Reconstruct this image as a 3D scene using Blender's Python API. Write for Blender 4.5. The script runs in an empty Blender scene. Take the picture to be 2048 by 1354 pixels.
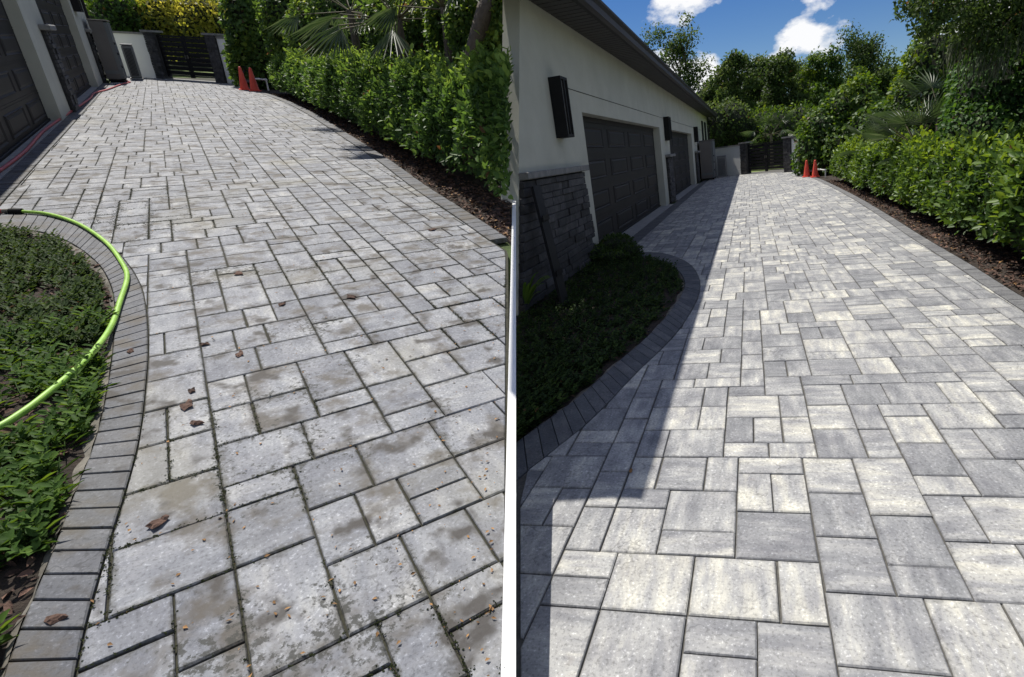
import bpy, math, random
import numpy as np
from mathutils import Matrix, Vector
random.seed(7); RNG = np.random.default_rng(11)
S = bpy.context.scene
COL = S.collection

# ------------------------------------------------------------------ camera
F_PX, PPX, PPY, CAM_H = 1100.0, 1250.0, 677.0, 1.7      # focal length and optical centre in photo pixels (2048 wide)
def frame_of(vp, roll):
    d = np.array([vp[0]-PPX, vp[1]-PPY, F_PX]); d /= np.linalg.norm(d)
    a = math.radians(roll); h = np.array([math.cos(a), math.sin(a), 0.0])
    n = np.cross(d, h); n /= np.linalg.norm(n)
    if n[1] < 0: n = -n
    return np.array([np.cross(n, d), d, -n])             # rows: right, forward, up in camera axes (x right, y down, z forward)
B_SUN = frame_of((1497, 290), -7.0)                      # the washed driveway is level: it is the world frame
B_DIRT = frame_of((306, 70), 3.0)                        # the unwashed driveway climbs a slope beside it
cam = bpy.data.cameras.new('camera'); cam.sensor_width = 36.0; cam.lens = 36.0*F_PX/2048.0
cam.shift_x = -(PPX-1024.0)/2048.0; cam.clip_start = 0.05; cam.clip_end = 2000
camo = bpy.data.objects.new('camera', cam); COL.objects.link(camo); S.camera = camo
rt, up, bk = B_SUN @ [1,0,0], B_SUN @ [0,-1,0], B_SUN @ [0,0,-1]
camo.matrix_world = Matrix(((rt[0],up[0],bk[0],0),(rt[1],up[1],bk[1],0),(rt[2],up[2],bk[2],CAM_H),(0,0,0,1)))
# ------------------------------------------------------------------ sky, sun, exposure
sun_dir = Vector((-0.373, 0.36, 1.0)).normalized()
W = bpy.data.worlds.new('World'); S.world = W; W.use_nodes = True
wn, wl = W.node_tree.nodes, W.node_tree.links
bg = wn['Background']; bg.inputs['Strength'].default_value = 0.05
sky = wn.new('ShaderNodeTexSky'); sky.sky_type = 'NISHITA'; sky.sun_disc = False
sky.sun_elevation = math.asin(sun_dir.z); sky.sun_rotation = math.atan2(sun_dir.x, sun_dir.y)
sky.air_density = 1.0; sky.dust_density = 0.0; sky.ozone_density = 3.0
tc = wn.new('ShaderNodeTexCoord'); dv = wn.new('ShaderNodeMapping'); dv.inputs['Scale'].default_value = (1.0, 1.0, 1.7); dv.inputs['Location'].default_value = (-1.06, 1.98, -0.12); wl.new(tc.outputs['Generated'], dv.inputs[0])
cn = wn.new('ShaderNodeTexNoise'); cn.inputs['Scale'].default_value = 7.5; cn.inputs['Detail'].default_value = 9; cn.inputs['Roughness'].default_value = 0.56
wl.new(dv.outputs[0], cn.inputs['Vector'])
cr = wn.new('ShaderNodeValToRGB'); cr.color_ramp.elements[0].position = 0.505; cr.color_ramp.elements[1].position = 0.59
wl.new(cn.outputs['Fac'], cr.inputs[0])
cloudmix = wn.new('ShaderNodeMixRGB'); cloudmix.inputs[2].default_value = (17, 17.1, 17.4, 1)
wl.new(cr.outputs[0], cloudmix.inputs[0])
hs = wn.new('ShaderNodeHueSaturation'); hs.inputs['Hue'].default_value = 0.515; hs.inputs['Saturation'].default_value = 1.36; hs.inputs['Value'].default_value = 1.35
wl.new(sky.outputs[0], hs.inputs['Color']); wl.new(hs.outputs[0], cloudmix.inputs[1])
wl.new(cloudmix.outputs[0], bg.inputs['Color'])
sl = bpy.data.lights.new('sun', 'SUN'); sl.energy = 5.0; sl.angle = math.radians(0.5); sl.color = (1.0, 0.95, 0.87)
slo = bpy.data.objects.new('sun', sl); COL.objects.link(slo); slo.rotation_euler = (-sun_dir).to_track_quat('-Z', 'Y').to_euler()
S.view_settings.view_transform = 'Standard'; S.view_settings.look = 'None'
S.view_settings.exposure = 0.2; S.view_settings.gamma = 1.0

# ------------------------------------------------------------------ the two lots
class Lot:
    def __init__(s, B):
        s.B = B; A = B_SUN @ B.T                         # lot axes -> world axes
        s.A = A
        s.T = Matrix.Translation((0,0,CAM_H)) @ Matrix(A.tolist()).to_4x4() @ Matrix.Translation((0,0,-CAM_H))
    def project(s, P):                                   # lot points -> photo pixels
        P = np.asarray(P, float) - [0,0,CAM_H]; X = P @ s.B
        return np.stack([PPX+F_PX*X[...,0]/X[...,2], PPY+F_PX*X[...,1]/X[...,2]], -1)
    def ground(s, x, y, h=0.0):                          # the ground point of the lot seen at a photo pixel
        k = s.B @ np.array([x-PPX, y-PPY, F_PX]); t = (h-CAM_H)/k[2]; return k[0]*t, k[1]*t
    def at(s, x, y, v):                                  # a surveyed direction at a chosen distance along the drive
        k = s.B @ np.array([x-PPX, y-PPY, F_PX]); t = v/k[1]; return k[0]*t, CAM_H+k[2]*t
DIRTY, CLEAN = Lot(B_DIRT), Lot(B_SUN)
# the lot line: a plane through the two lots, its normal pointing to the clean lot
def line_side(lot, P, shift=0.0):
    k1, k2 = np.array([1025-PPX,0-PPY,F_PX]), np.array([1025-PPX,1354-PPY,F_PX])
    n = np.cross(k2, k1); n /= np.linalg.norm(n)
    if n[0] < 0: n = -n
    return ((np.asarray(P, float)-[0,0,CAM_H]) @ lot.B) @ n - shift   # metres, > 0 on the clean side

# ------------------------------------------------------------------ materials
def new_mat(name):
    m = bpy.data.materials.new(name); m.use_nodes = True
    return m, m.node_tree.nodes, m.node_tree.links, m.node_tree.nodes['Principled BSDF']
def ramp(n, stops):
    r = n.new('ShaderNodeValToRGB'); e = r.color_ramp.elements
    while len(e) < len(stops): e.new(0.5)
    for q, (p, c) in zip(e, stops): q.position = p; q.color = (*c, 1) if len(c) == 3 else c
    return r
def noise(n, l, scale, detail=4, rough=0.55, vec=None):
    t = n.new('ShaderNodeTexNoise'); t.inputs['Scale'].default_value = scale; t.inputs['Detail'].default_value = detail; t.inputs['Roughness'].default_value = rough
    if vec is not None: l.new(vec, t.inputs['Vector'])
    return t
def mixc(n, l, fac, a, b, mode='MIX'):
    m = n.new('ShaderNodeMixRGB'); m.blend_type = mode
    for i, x in ((0, fac), (1, a), (2, b)):
        if isinstance(x, (int, float)): m.inputs[i].default_value = x
        elif isinstance(x, tuple): m.inputs[i].default_value = (*x, 1)
        else: l.new(x, m.inputs[i])
    return m.outputs[0]
def bump(n, l, h, strength, dist, p):
    b = n.new('ShaderNodeBump'); b.inputs['Strength'].default_value = strength; b.inputs['Distance'].default_value = dist
    l.new(h, b.inputs['Height']); l.new(b.outputs[0], p.inputs['Normal'])
def basic(name, c1, c2, scale=6.0, rough=0.7, bmp=0.2, dist=0.01, metal=0.0, fine=60.0, attr=False):
    m, n, l, p = new_mat(name); co = n.new('ShaderNodeTexCoord').outputs['Object']
    a = noise(n, l, scale, 6, 0.6, co); r = ramp(n, [(0.3, c1), (0.7, c2)]); l.new(a.outputs['Fac'], r.inputs[0])
    out = r.outputs[0]
    if attr:
        at = n.new('ShaderNodeAttribute'); at.attribute_name = 'rnd'
        hv = n.new('ShaderNodeHueSaturation'); mp = n.new('ShaderNodeMapRange'); mp.inputs[3].default_value = 0.6; mp.inputs[4].default_value = 1.5
        l.new(at.outputs['Fac'], mp.inputs[0]); l.new(mp.outputs[0], hv.inputs['Value']); l.new(out, hv.inputs['Color']); out = hv.outputs[0]
    l.new(out, p.inputs['Base Color']); p.inputs['Roughness'].default_value = rough; p.inputs['Metallic'].default_value = metal
    if bmp > 0:
        f = noise(n, l, fine, 5, 0.6, co); bump(n, l, f.outputs['Fac'], bmp, dist, p)
    return m
def paver_mat(name, dirty, stops, bright=1.0, algae=1.0):
    m, n, l, p = new_mat(name)
    a = n.new('ShaderNodeAttribute'); a.attribute_name = 'puv'; vec = a.outputs['Vector']
    rn = n.new('ShaderNodeAttribute'); rn.attribute_name = 'rnd'
    mp = n.new('ShaderNodeMapping'); mp.inputs['Scale'].default_value = (1.3, 6.0, 1.0); l.new(vec, mp.inputs[0])
    st = noise(n, l, 2.3, 5, 0.6, mp.outputs[0])                      # streaks of the blended concrete
    cl = noise(n, l, 5.0, 4, 0.6, vec)
    ad = n.new('ShaderNodeMath'); ad.operation = 'MULTIPLY_ADD'; ad.inputs[1].default_value = 0.40 if dirty else 0.52; l.new(rn.outputs['Fac'], ad.inputs[0])
    s2 = n.new('ShaderNodeMath'); s2.operation = 'MULTIPLY_ADD'; s2.inputs[1].default_value = 1.15 if dirty else 1.45; l.new(st.outputs['Fac'], s2.inputs[0])
    c3 = noise(n, l, 3.2, 7, 0.66, vec); s3 = n.new('ShaderNodeMath'); s3.operation = 'MULTIPLY_ADD'; s3.inputs[1].default_value = 0.9; s3.inputs[2].default_value = -0.76 if dirty else -0.96; l.new(c3.outputs['Fac'], s3.inputs[0]); l.new(s3.outputs[0], s2.inputs[2])
    l.new(s2.outputs[0], ad.inputs[2])
    r = ramp(n, stops); l.new(ad.outputs[0], r.inputs[0])
    sp = noise(n, l, 75.0, 3, 0.6, vec); rs = ramp(n, [(0.32, (0.62,0.62,0.62)), (0.47, (1,1,1)), (0.60, (1,1,1)), (0.70, (1.7,1.7,1.7))]); l.new(sp.outputs['Fac'], rs.inputs[0])
    out = mixc(n, l, 1.0, r.outputs[0], rs.outputs[0], 'MULTIPLY')
    rc = ramp(n, [(0.3, (0.74,0.74,0.76)), (0.7, (1.18,1.18,1.14))]); l.new(cl.outputs['Fac'], rc.inputs[0])
    out = mixc(n, l, 1.0, out, rc.outputs[0], 'MULTIPLY')
    ck = noise(n, l, 3.4, 4, 0.55, vec); rk = ramp(n, [(0.486, (1,1,1)), (0.4985, (0.62,)*3), (0.502, (0.62,)*3), (0.506, (1,1,1))]); l.new(ck.outputs['Fac'], rk.inputs[0])
    cm = noise(n, l, 1.7, 2, 0.5, vec); rm = ramp(n, [(0.48, (0,0,0)), (0.6, (1,1,1))]); l.new(cm.outputs['Fac'], rm.inputs[0])
    out = mixc(n, l, rm.outputs[0], out, mixc(n, l, 1.0, out, rk.outputs[0], 'MULTIPLY'))   # slate-like clefts
    pn = n.new('ShaderNodeAttribute'); pn.attribute_name = 'pn'
    ab = n.new('ShaderNodeVectorMath'); ab.operation = 'ABSOLUTE'; l.new(pn.outputs['Vector'], ab.inputs[0])
    sx = n.new('ShaderNodeSeparateXYZ'); l.new(ab.outputs[0], sx.inputs[0])
    mx = n.new('ShaderNodeMath'); mx.operation = 'MAXIMUM'; l.new(sx.outputs[0], mx.inputs[0]); l.new(sx.outputs[1], mx.inputs[1])
    gp = n.new('ShaderNodeNewGeometry').outputs['Position']
    en = noise(n, l, 22.0, 5, 0.65, gp)
    eg = n.new('ShaderNodeMath'); eg.operation = 'MULTIPLY_ADD'; eg.inputs[1].default_value = 0.5; l.new(en.outputs['Fac'], eg.inputs[0]); l.new(mx.outputs[0], eg.inputs[2])
    er = ramp(n, [(1.12/1.5, (0,0,0)), (1.32/1.5, (1,1,1))])
    e2 = n.new('ShaderNodeMath'); e2.operation = 'MULTIPLY'; e2.inputs[1].default_value = 1/1.5; l.new(eg.outputs[0], e2.inputs[0]); l.new(e2.outputs[0], er.inputs[0])
    if dirty:
        out = mixc(n, l, er.outputs[0], out, (0.05,0.048,0.035))
        b1 = noise(n, l, 4.2, 4, 0.6, gp); rb = ramp(n, [(0.52, (0,0,0)), (0.66, (0.85,)*3)]); l.new(b1.outputs['Fac'], rb.inputs[0])
        out = mixc(n, l, rb.outputs[0], out, (0.088,0.076,0.060))     # tannin stains
        off = n.new('ShaderNodeVectorMath'); off.operation = 'ADD'; off.inputs[1].default_value = (7.3, 2.1, 4.4); l.new(gp, off.inputs[0])
        b2 = noise(n, l, 1.1, 2, 0.5, off.outputs[0]); b3 = noise(n, l, 34.0, 5, 0.7, gp)
        wt = n.new('ShaderNodeMath'); wt.operation = 'MULTIPLY_ADD'; wt.inputs[1].default_value = 0.16; l.new(mx.outputs[0], wt.inputs[0])
        b2s = n.new('ShaderNodeMath'); b2s.operation = 'ADD'; b2s.inputs[1].default_value = -0.10; l.new(b2.outputs['Fac'], b2s.inputs[0]); l.new(b2s.outputs[0], wt.inputs[2])
        mu = n.new('ShaderNodeMath'); mu.operation = 'MULTIPLY'; l.new(wt.outputs[0], mu.inputs[0]); l.new(b3.outputs['Fac'], mu.inputs[1])
        rl = ramp(n, [(0.345, (0,0,0)), (0.40, (0.85,)*3)]); l.new(mu.outputs[0], rl.inputs[0])
        out = mixc(n, l, rl.outputs[0], out, (0.035,0.036,0.03))      # black lichen
        o2 = n.new('ShaderNodeVectorMath'); o2.operation = 'ADD'; o2.inputs[1].default_value = (-3.3, 9.1, 1.4); l.new(gp, o2.inputs[0])
        b4 = noise(n, l, 0.9, 2, 0.5, o2.outputs[0]); ry = ramp(n, [(0.54, (0,0,0)), (0.7, (0.35*algae,)*3)]); l.new(b4.outputs['Fac'], ry.inputs[0])
        out = mixc(n, l, ry.outputs[0], out, (0.24,0.225,0.16))        # yellow algae film
        b5 = noise(n, l, 5.0, 3, 0.55, o2.outputs[0]); r5 = ramp(n, [(0.57, (0,0,0)), (0.67, (0.9,)*3)]); l.new(b5.outputs['Fac'], r5.inputs[0])
        out = mixc(n, l, r5.outputs[0], out, (0.05,0.044,0.038))      # round blotches
    else:
        out = mixc(n, l, mixc(n, l, 1.0, er.outputs[0], (0.5,0.5,0.5), 'MULTIPLY'), out, (0.10,0.10,0.10))
        b1 = noise(n, l, 6.0, 3, 0.55, gp); rb = ramp(n, [(0.68, (0,0,0)), (0.8, (0.3,)*3)]); l.new(b1.outputs['Fac'], rb.inputs[0])
        out = mixc(n, l, rb.outputs[0], out, (0.22,0.17,0.12))
    if bright != 1.0: out = mixc(n, l, 1.0, out, (bright,)*3, 'MULTIPLY')
    l.new(out, p.inputs['Base Color']); p.inputs['Roughness'].default_value = 0.72; p.inputs['Specular IOR Level'].default_value = 0.35
    h1 = noise(n, l, 70.0, 6, 0.7, vec); h2 = noise(n, l, 9.0, 5, 0.6, mp.outputs[0])
    hm = mixc(n, l, 0.5, h1.outputs['Fac'], h2.outputs['Fac']); bump(n, l, hm, 0.55, 0.006, p)
    return m
def leaf_mat(name, dark, mid, light, trans=0.35, rough=0.42, spec=0.4):
    m, n, l, p = new_mat(name)
    a = n.new('ShaderNodeAttribute'); a.attribute_name = 'rnd'
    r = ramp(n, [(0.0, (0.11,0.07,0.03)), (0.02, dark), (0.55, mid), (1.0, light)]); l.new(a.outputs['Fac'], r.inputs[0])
    l.new(r.outputs[0], p.inputs['Base Color']); p.inputs['Roughness'].default_value = rough; p.inputs['Specular IOR Level'].default_value = spec
    t = n.new('ShaderNodeBsdfTranslucent'); hv = n.new('ShaderNodeHueSaturation'); hv.inputs['Hue'].default_value = 0.475; hv.inputs['Saturation'].default_value = 1.15; hv.inputs['Value'].default_value = 1.5
    l.new(r.outputs[0], hv.inputs['Color']); l.new(hv.outputs[0], t.inputs['Color'])
    mx = n.new('ShaderNodeMixShader'); mx.inputs[0].default_value = trans; l.new(p.outputs[0], mx.inputs[1]); l.new(t.outputs[0], mx.inputs[2])
    l.new(mx.outputs[0], n['Material Output'].inputs['Surface'])
    return m
M = {}
M['paver_dirty'] = paver_mat('stained_pavers', True, [(0.0, (0.145,0.153,0.175)), (0.35, (0.215,0.225,0.25)), (0.62, (0.285,0.293,0.313)), (0.95, (0.40,0.40,0.392))], 0.98)
M['paver_clean'] = paver_mat('washed_pavers', False, [(0.0, (0.175,0.18,0.19)), (0.33, (0.25,0.254,0.263)), (0.6, (0.36,0.36,0.355)), (0.95, (0.57,0.555,0.485))])
M['brick_dirty'] = paver_mat('charcoal_border_stained', True, [(0.0, (0.09,0.095,0.11)), (0.5, (0.115,0.12,0.134)), (1.0, (0.155,0.157,0.168))], algae=0.3)
M['brick_clean'] = paver_mat('charcoal_border_washed', False, [(0.0, (0.07,0.075,0.085)), (0.5, (0.10,0.105,0.115)), (1.0, (0.15,0.15,0.155))])
M['edge_clean'] = paver_mat('grey_edge_washed', False, [(0.0, (0.13,0.132,0.138)), (0.5, (0.17,0.172,0.178)), (1.0, (0.23,0.23,0.228))])
M['joint_dirty'] = basic('mossy_joint_soil', (0.02,0.02,0.014), (0.05,0.05,0.03), 30, 0.95, 0.5)
M['joint_clean'] = basic('swept_joint_sand', (0.06,0.058,0.052), (0.12,0.115,0.10), 30, 0.95, 0.5)
M['soil'] = basic('dark_mulch_soil', (0.018,0.013,0.009), (0.05,0.035,0.025), 18, 0.95, 0.8, 0.03)
M['mulch'] = basic('bark_mulch', (0.05,0.028,0.02), (0.15,0.085,0.06), 14, 0.9, 0.6, 0.02, attr=True)
M['litter'] = basic('dry_leaf_litter', (0.16,0.085,0.035), (0.34,0.19,0.07), 20, 0.85, 0.3, attr=True)
M['grass_ground'] = basic('lawn_ground', (0.03,0.055,0.015), (0.08,0.12,0.03), 3, 0.95, 0.6, 0.05)
M['stucco'] = basic('cream_stucco', (0.42,0.42,0.36), (0.50,0.50,0.435), 1.3, 0.9, 0.6, 0.006, fine=110)
M['stucco_white'] = basic('white_wall_paint', (0.74,0.75,0.74), (0.82,0.82,0.80), 1.2, 0.88, 0.25, 0.004, fine=150)
M['concrete'] = basic('grey_concrete', (0.22,0.225,0.225), (0.33,0.33,0.32), 5, 0.85, 0.35, 0.004, fine=90)
M['edging'] = basic('pale_concrete_edging', (0.07,0.062,0.05), (0.24,0.225,0.19), 9, 0.9, 0.5, 0.01, fine=50)
M['door'] = basic('charcoal_brown_door_paint', (0.022,0.0205,0.020), (0.029,0.027,0.026), 1.5, 0.42, 0.08, 0.002, fine=40)
M['door'].node_tree.nodes['Principled BSDF'].inputs['Specular IOR Level'].default_value = 0.15; M['door'].node_tree.nodes['Principled BSDF'].inputs['Roughness'].default_value = 0.6
M['stone'] = basic('charcoal_ledgestone', (0.022,0.022,0.024), (0.07,0.068,0.07), 7, 0.85, 0.7, 0.015, fine=35, attr=True)
M['stone_cap'] = basic('grey_stone_cap', (0.14,0.14,0.14), (0.24,0.235,0.225), 8, 0.85, 0.4, 0.008)
M['bronze'] = basic('dark_bronze_trim', (0.022,0.02,0.021), (0.032,0.029,0.03), 2, 0.45, 0.05, 0.002)
M['soffit'] = basic('dark_soffit', (0.030,0.027,0.028), (0.042,0.038,0.038), 2, 0.6, 0.1, 0.002)
M['roof'] = basic('dark_shingle', (0.05,0.048,0.046), (0.09,0.085,0.08), 9, 0.9, 0.6, 0.02)
M['black'] = basic('black_powder_coat', (0.010,0.010,0.011), (0.016,0.016,0.017), 3, 0.45, 0.05, 0.002)
for k_ in ('black', 'bronze'): M[k_].node_tree.nodes['Principled BSDF'].inputs['Specular IOR Level'].default_value = 0.15; M[k_].node_tree.nodes['Principled BSDF'].inputs['Roughness'].default_value = 0.6
M['cab'] = basic('taupe_grey_cabinet', (0.11,0.10,0.095), (0.14,0.128,0.12), 1.5, 0.5, 0.06, 0.002)
M['cab_side'] = basic('slate_grey_cabinet_side', (0.10,0.11,0.115), (0.14,0.15,0.155), 1.5, 0.5, 0.06, 0.002)
M['ac'] = basic('grey_condenser_metal', (0.15,0.155,0.155), (0.20,0.205,0.205), 2, 0.55, 0.08, 0.002)
M['frost'] = basic('frosted_lamp_glass', (0.45,0.45,0.43), (0.55,0.55,0.53), 2, 0.3, 0.0)
M['orange'] = basic('faded_orange_cone', (0.62,0.06,0.035), (0.75,0.10,0.06), 4, 0.55, 0.1, 0.003)
M['pvc'] = basic('white_pvc', (0.72,0.72,0.70), (0.82,0.82,0.80), 3, 0.4, 0.0)
M['red_hose'] = basic('red_rubber_hose', (0.36,0.055,0.06), (0.50,0.10,0.10), 6, 0.5, 0.1, 0.002)
M['green_hose'] = basic('lime_green_hose', (0.22,0.42,0.05), (0.37,0.62,0.11), 14, 0.5, 0.1, 0.002)
M['brass'] = basic('hose_coupling_metal', (0.20,0.19,0.17), (0.32,0.30,0.27), 6, 0.35, 0.05, metal=0.8)
M['trunk'] = basic('grey_brown_bark', (0.07,0.055,0.042), (0.16,0.135,0.11), 5, 0.95, 0.9, 0.04, fine=14)
M['stem'] = basic('green_brown_stem', (0.06,0.06,0.025), (0.12,0.10,0.05), 9, 0.8, 0.3)
M['hedge'] = leaf_mat('hedge_leaves', (0.028,0.07,0.018), (0.066,0.15,0.03), (0.16,0.28,0.045), 0.42, 0.5, 0.25)
M['hedge_lit'] = leaf_mat('hedge_leaves_lit', (0.028,0.062,0.016), (0.075,0.145,0.026), (0.19,0.29,0.05), 0.38, 0.48, 0.3)  # lit copy of the hedge leaves, the sun put into the colour
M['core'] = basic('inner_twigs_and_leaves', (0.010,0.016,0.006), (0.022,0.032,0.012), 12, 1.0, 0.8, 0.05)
M['vine'] = leaf_mat('vine_leaves', (0.026,0.06,0.016), (0.065,0.13,0.024), (0.20,0.28,0.04), 0.42, 0.5, 0.25)
M['oak'] = leaf_mat('oak_leaves', (0.026,0.052,0.016), (0.072,0.122,0.034), (0.17,0.225,0.065), 0.45, 0.55, 0.2)
M['yellow'] = leaf_mat('sun_toned_canopy_leaves', (0.10,0.13,0.03), (0.32,0.34,0.07), (0.62,0.58,0.14), 0.62, 0.5, 0.2)  # sunlight in the far trees painted into these leaf tones
M['palm'] = leaf_mat('palm_blades', (0.025,0.05,0.018), (0.055,0.095,0.035), (0.13,0.17,0.08), 0.25, 0.4, 0.5)
M['cover'] = leaf_mat('ground_cover_leaves', (0.018,0.036,0.012), (0.038,0.07,0.018), (0.085,0.135,0.03), 0.28, 0.6, 0.15)
M['weed'] = leaf_mat('weed_leaves', (0.03,0.065,0.014), (0.07,0.14,0.026), (0.16,0.26,0.05), 0.35, 0.55, 0.2)
M['hedge_lightened'] = leaf_mat('lightened_hedge_leaves', (0.036,0.080,0.024), (0.085,0.168,0.042), (0.19,0.30,0.07), 0.44, 0.5, 0.25)  # hedge leaves lightened by colour, since their shaded side faces the camera
M['vine_lightened'] = leaf_mat('lightened_vine_leaves', (0.042,0.085,0.024), (0.10,0.18,0.042), (0.30,0.37,0.075), 0.5, 0.5, 0.25)  # vine colour lifted to brighten foliage seen from its shaded side
M['moss'] = leaf_mat('hanging_moss', (0.05,0.06,0.04), (0.10,0.12,0.08), (0.17,0.19,0.13), 0.4, 0.8, 0.1)

# ------------------------------------------------------------------ mesh building
class MB:
    def __init__(s): s.v, s.f = [], []
    def add(s, vs, fs):
        o = len(s.v); s.v += [tuple(map(float, q)) for q in vs]; s.f += [tuple(i+o for i in q) for q in fs]; return s
    def box(s, x0, x1, y0, y1, z0, z1, b=0.0):
        if x1 < x0: x0, x1 = x1, x0
        if y1 < y0: y0, y1 = y1, y0
        if b <= 0:
            return s.add([(x0,y0,z0),(x1,y0,z0),(x1,y1,z0),(x0,y1,z0),(x0,y0,z1),(x1,y0,z1),(x1,y1,z1),(x0,y1,z1)],
                         [(3,2,1,0),(4,5,6,7),(0,1,5,4),(1,2,6,5),(2,3,7,6),(3,0,4,7)])
        L = []
        for z, i in ((z0,b),(z0+b,0),(z1-b,0),(z1,b)):
            L.append([(x0+i,y0+i,z),(x1-i,y0+i,z),(x1-i,y1-i,z),(x0+i,y1-i,z)])
        return s.loft(L, True)
    def loft(s, rings, cap=True, closed=True):
        n = len(rings[0]); vs = [q for r in rings for q in r]; fs = []
        for k in range(len(rings)-1):
            for i in range(n if closed else n-1):
                j = (i+1) % n; fs.append((k*n+i, k*n+j, (k+1)*n+j, (k+1)*n+i))
        if cap: fs += [tuple(range(n-1,-1,-1)), tuple((len(rings)-1)*n+i for i in range(n))]
        return s.add(vs, fs)
    def prism(s, poly, z0, z1):                          # plan polygon, counter-clockwise
        return s.loft([[(x,y,z0) for x,y in poly], [(x,y,z1) for x,y in poly]])
    def tube(s, path, r, seg=8, cap=True):
        P = [np.array(q, float) for q in path]; R = r if hasattr(r, '__len__') else [r]*len(P); rings = []; pu = None
        for i, q in enumerate(P):
            t = P[min(i+1,len(P)-1)]-P[max(i-1,0)]; t = t/(np.linalg.norm(t)+1e-9)
            u = pu if pu is not None else np.array([0,0,1.0]) if abs(t[2]) < .9 else np.array([1.0,0,0])
            a = np.cross(t, u)
            if np.linalg.norm(a) < 1e-4: a = np.cross(t, [0.3,0.8,0.1])
            a /= np.linalg.norm(a); b = np.cross(t, a); pu = -b if False else np.cross(a, t)
            rings.append([q+R[i]*(math.cos(w)*a+math.sin(w)*b) for w in np.linspace(0, 2*math.pi, seg, endpoint=False)])
        return s.loft(rings, cap)
    def mesh(s, name, origin=(0,0,0)):
        me = bpy.data.meshes.new(name); o = origin
        me.from_pydata([(x-o[0],y-o[1],z-o[2]) for x,y,z in s.v], [], s.f); me.update(); return me
def curve(pts, n):                                       # Catmull-Rom through points
    P = np.array(pts, float); P = np.vstack([2*P[0]-P[1], P, 2*P[-1]-P[-2]]); out = []
    for i in range(1, len(P)-2):
        for t in np.linspace(0, 1, n, endpoint=False):
            a,b,c,d = P[i-1:i+3]; out.append(0.5*((2*b)+(c-a)*t+(2*a-5*b+4*c-d)*t*t+(3*b-a-3*c+d)*t**3))
    out.append(P[-2]); return np.array(out)
def set_attr(me, name, typ, data):
    a = me.attributes.new(name, typ, 'POINT'); a.data.foreach_set('vector' if typ == 'FLOAT_VECTOR' else 'value', np.ascontiguousarray(data, dtype=np.float32).ravel())
def put(me, mat):
    me.materials.clear(); me.materials.append(M[mat])
def tag(o, label=None, cat=None, group=None, kind=None):
    for k, x in (('label',label),('category',cat),('group',group),('kind',kind)):
        if x: o[k] = x
    return o
def thing(lot, name, loc, label, cat, group=None):       # Empty at the thing's base
    o = bpy.data.objects.new(name, None); COL.objects.link(o); o.empty_display_size = 0.2
    o.matrix_world = lot.T @ Matrix.Translation(loc); o['_loc'] = tuple(map(float, loc)); return tag(o, label, cat, group)
def solo(lot, name, mb, mat, loc, label=None, cat=None, group=None, kind=None):
    me = mb.mesh(name, loc) if isinstance(mb, MB) else mb
    put(me, mat); o = bpy.data.objects.new(name, me); COL.objects.link(o); o.matrix_world = lot.T @ Matrix.Translation(loc)
    o['_loc'] = tuple(map(float, loc)); return tag(o, label, cat, group, kind)
def part(parent, name, mb, mat, kind=None, label=None):
    loc = tuple(parent['_loc']); me = mb.mesh(name, loc) if isinstance(mb, MB) else mb
    put(me, mat); o = bpy.data.objects.new(name, me); COL.objects.link(o); o.parent = parent; o['_loc'] = loc
    return tag(o, label, kind=kind)
def smooth(o):
    o.data.polygons.foreach_set('use_smooth', [True]*len(o.data.polygons)); return o

# leaves: N folded blades as one mesh
def leaf_mesh(name, P, D, Nn, Ln, Wd, rnd, detail=False, fold=0.25, origin=(0,0,0)):
    P = np.asarray(P)-np.asarray(origin); N = len(P)
    D = D/(np.linalg.norm(D,axis=1,keepdims=True)+1e-9); Sd = np.cross(D, Nn); Sd /= (np.linalg.norm(Sd,axis=1,keepdims=True)+1e-9); Up = np.cross(Sd, D)
    L, Wh = Ln[:,None], Wd[:,None]*0.5
    if detail:
        f = [P, P+D*L*.32+Sd*Wh+Up*Wh*fold, P+D*L*.72+Sd*Wh*.8+Up*Wh*fold*.5, P+D*L-Up*L*.12, P+D*L*.72-Sd*Wh*.8+Up*Wh*fold*.5, P+D*L*.32-Sd*Wh+Up*Wh*fold]
        k = 6; faces = np.array([[0,1,2,3],[0,3,4,5]])
    else:
        f = [P, P+D*L*.45+Sd*Wh+Up*Wh*fold, P+D*L-Up*L*.1, P+D*L*.45-Sd*Wh+Up*Wh*fold]
        k = 4; faces = np.array([[0,1,2],[0,2,3]])
    V = np.stack(f, 1).reshape(-1,3).astype(np.float32)
    fc = (faces[None]+np.arange(N)[:,None,None]*k).reshape(-1, faces.shape[1])
    me = bpy.data.meshes.new(name); me.vertices.add(len(V)); me.vertices.foreach_set('co', V.ravel())
    me.loops.add(fc.size); me.loops.foreach_set('vertex_index', fc.ravel().astype(np.int32))
    me.polygons.add(len(fc)); me.polygons.foreach_set('loop_start', (np.arange(len(fc))*fc.shape[1]).astype(np.int32)); me.polygons.foreach_set('loop_total', np.full(len(fc), fc.shape[1], np.int32))
    me.update(); set_attr(me, 'rnd', 'FLOAT', np.repeat(np.where(RNG.random(N) < .006, 0.0, np.clip(rnd,.04,1)), k)); return me
def unit(n):
    v = RNG.normal(size=(n,3)); return v/np.linalg.norm(v,axis=1,keepdims=True)
def wob(P, s, ph=0.0):                                   # cheap smooth noise in -1..1
    x,y,z = P[...,0]*s+ph, P[...,1]*s+ph*1.7, P[...,2]*s-ph
    return (np.sin(x*1.3+1.7*np.sin(y*.9+z))+np.sin(y*1.7+1.3*np.sin(z*1.1+x*.7))+np.sin(z*1.5+1.9*np.sin(x*.8-y*.6)))/3
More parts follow.
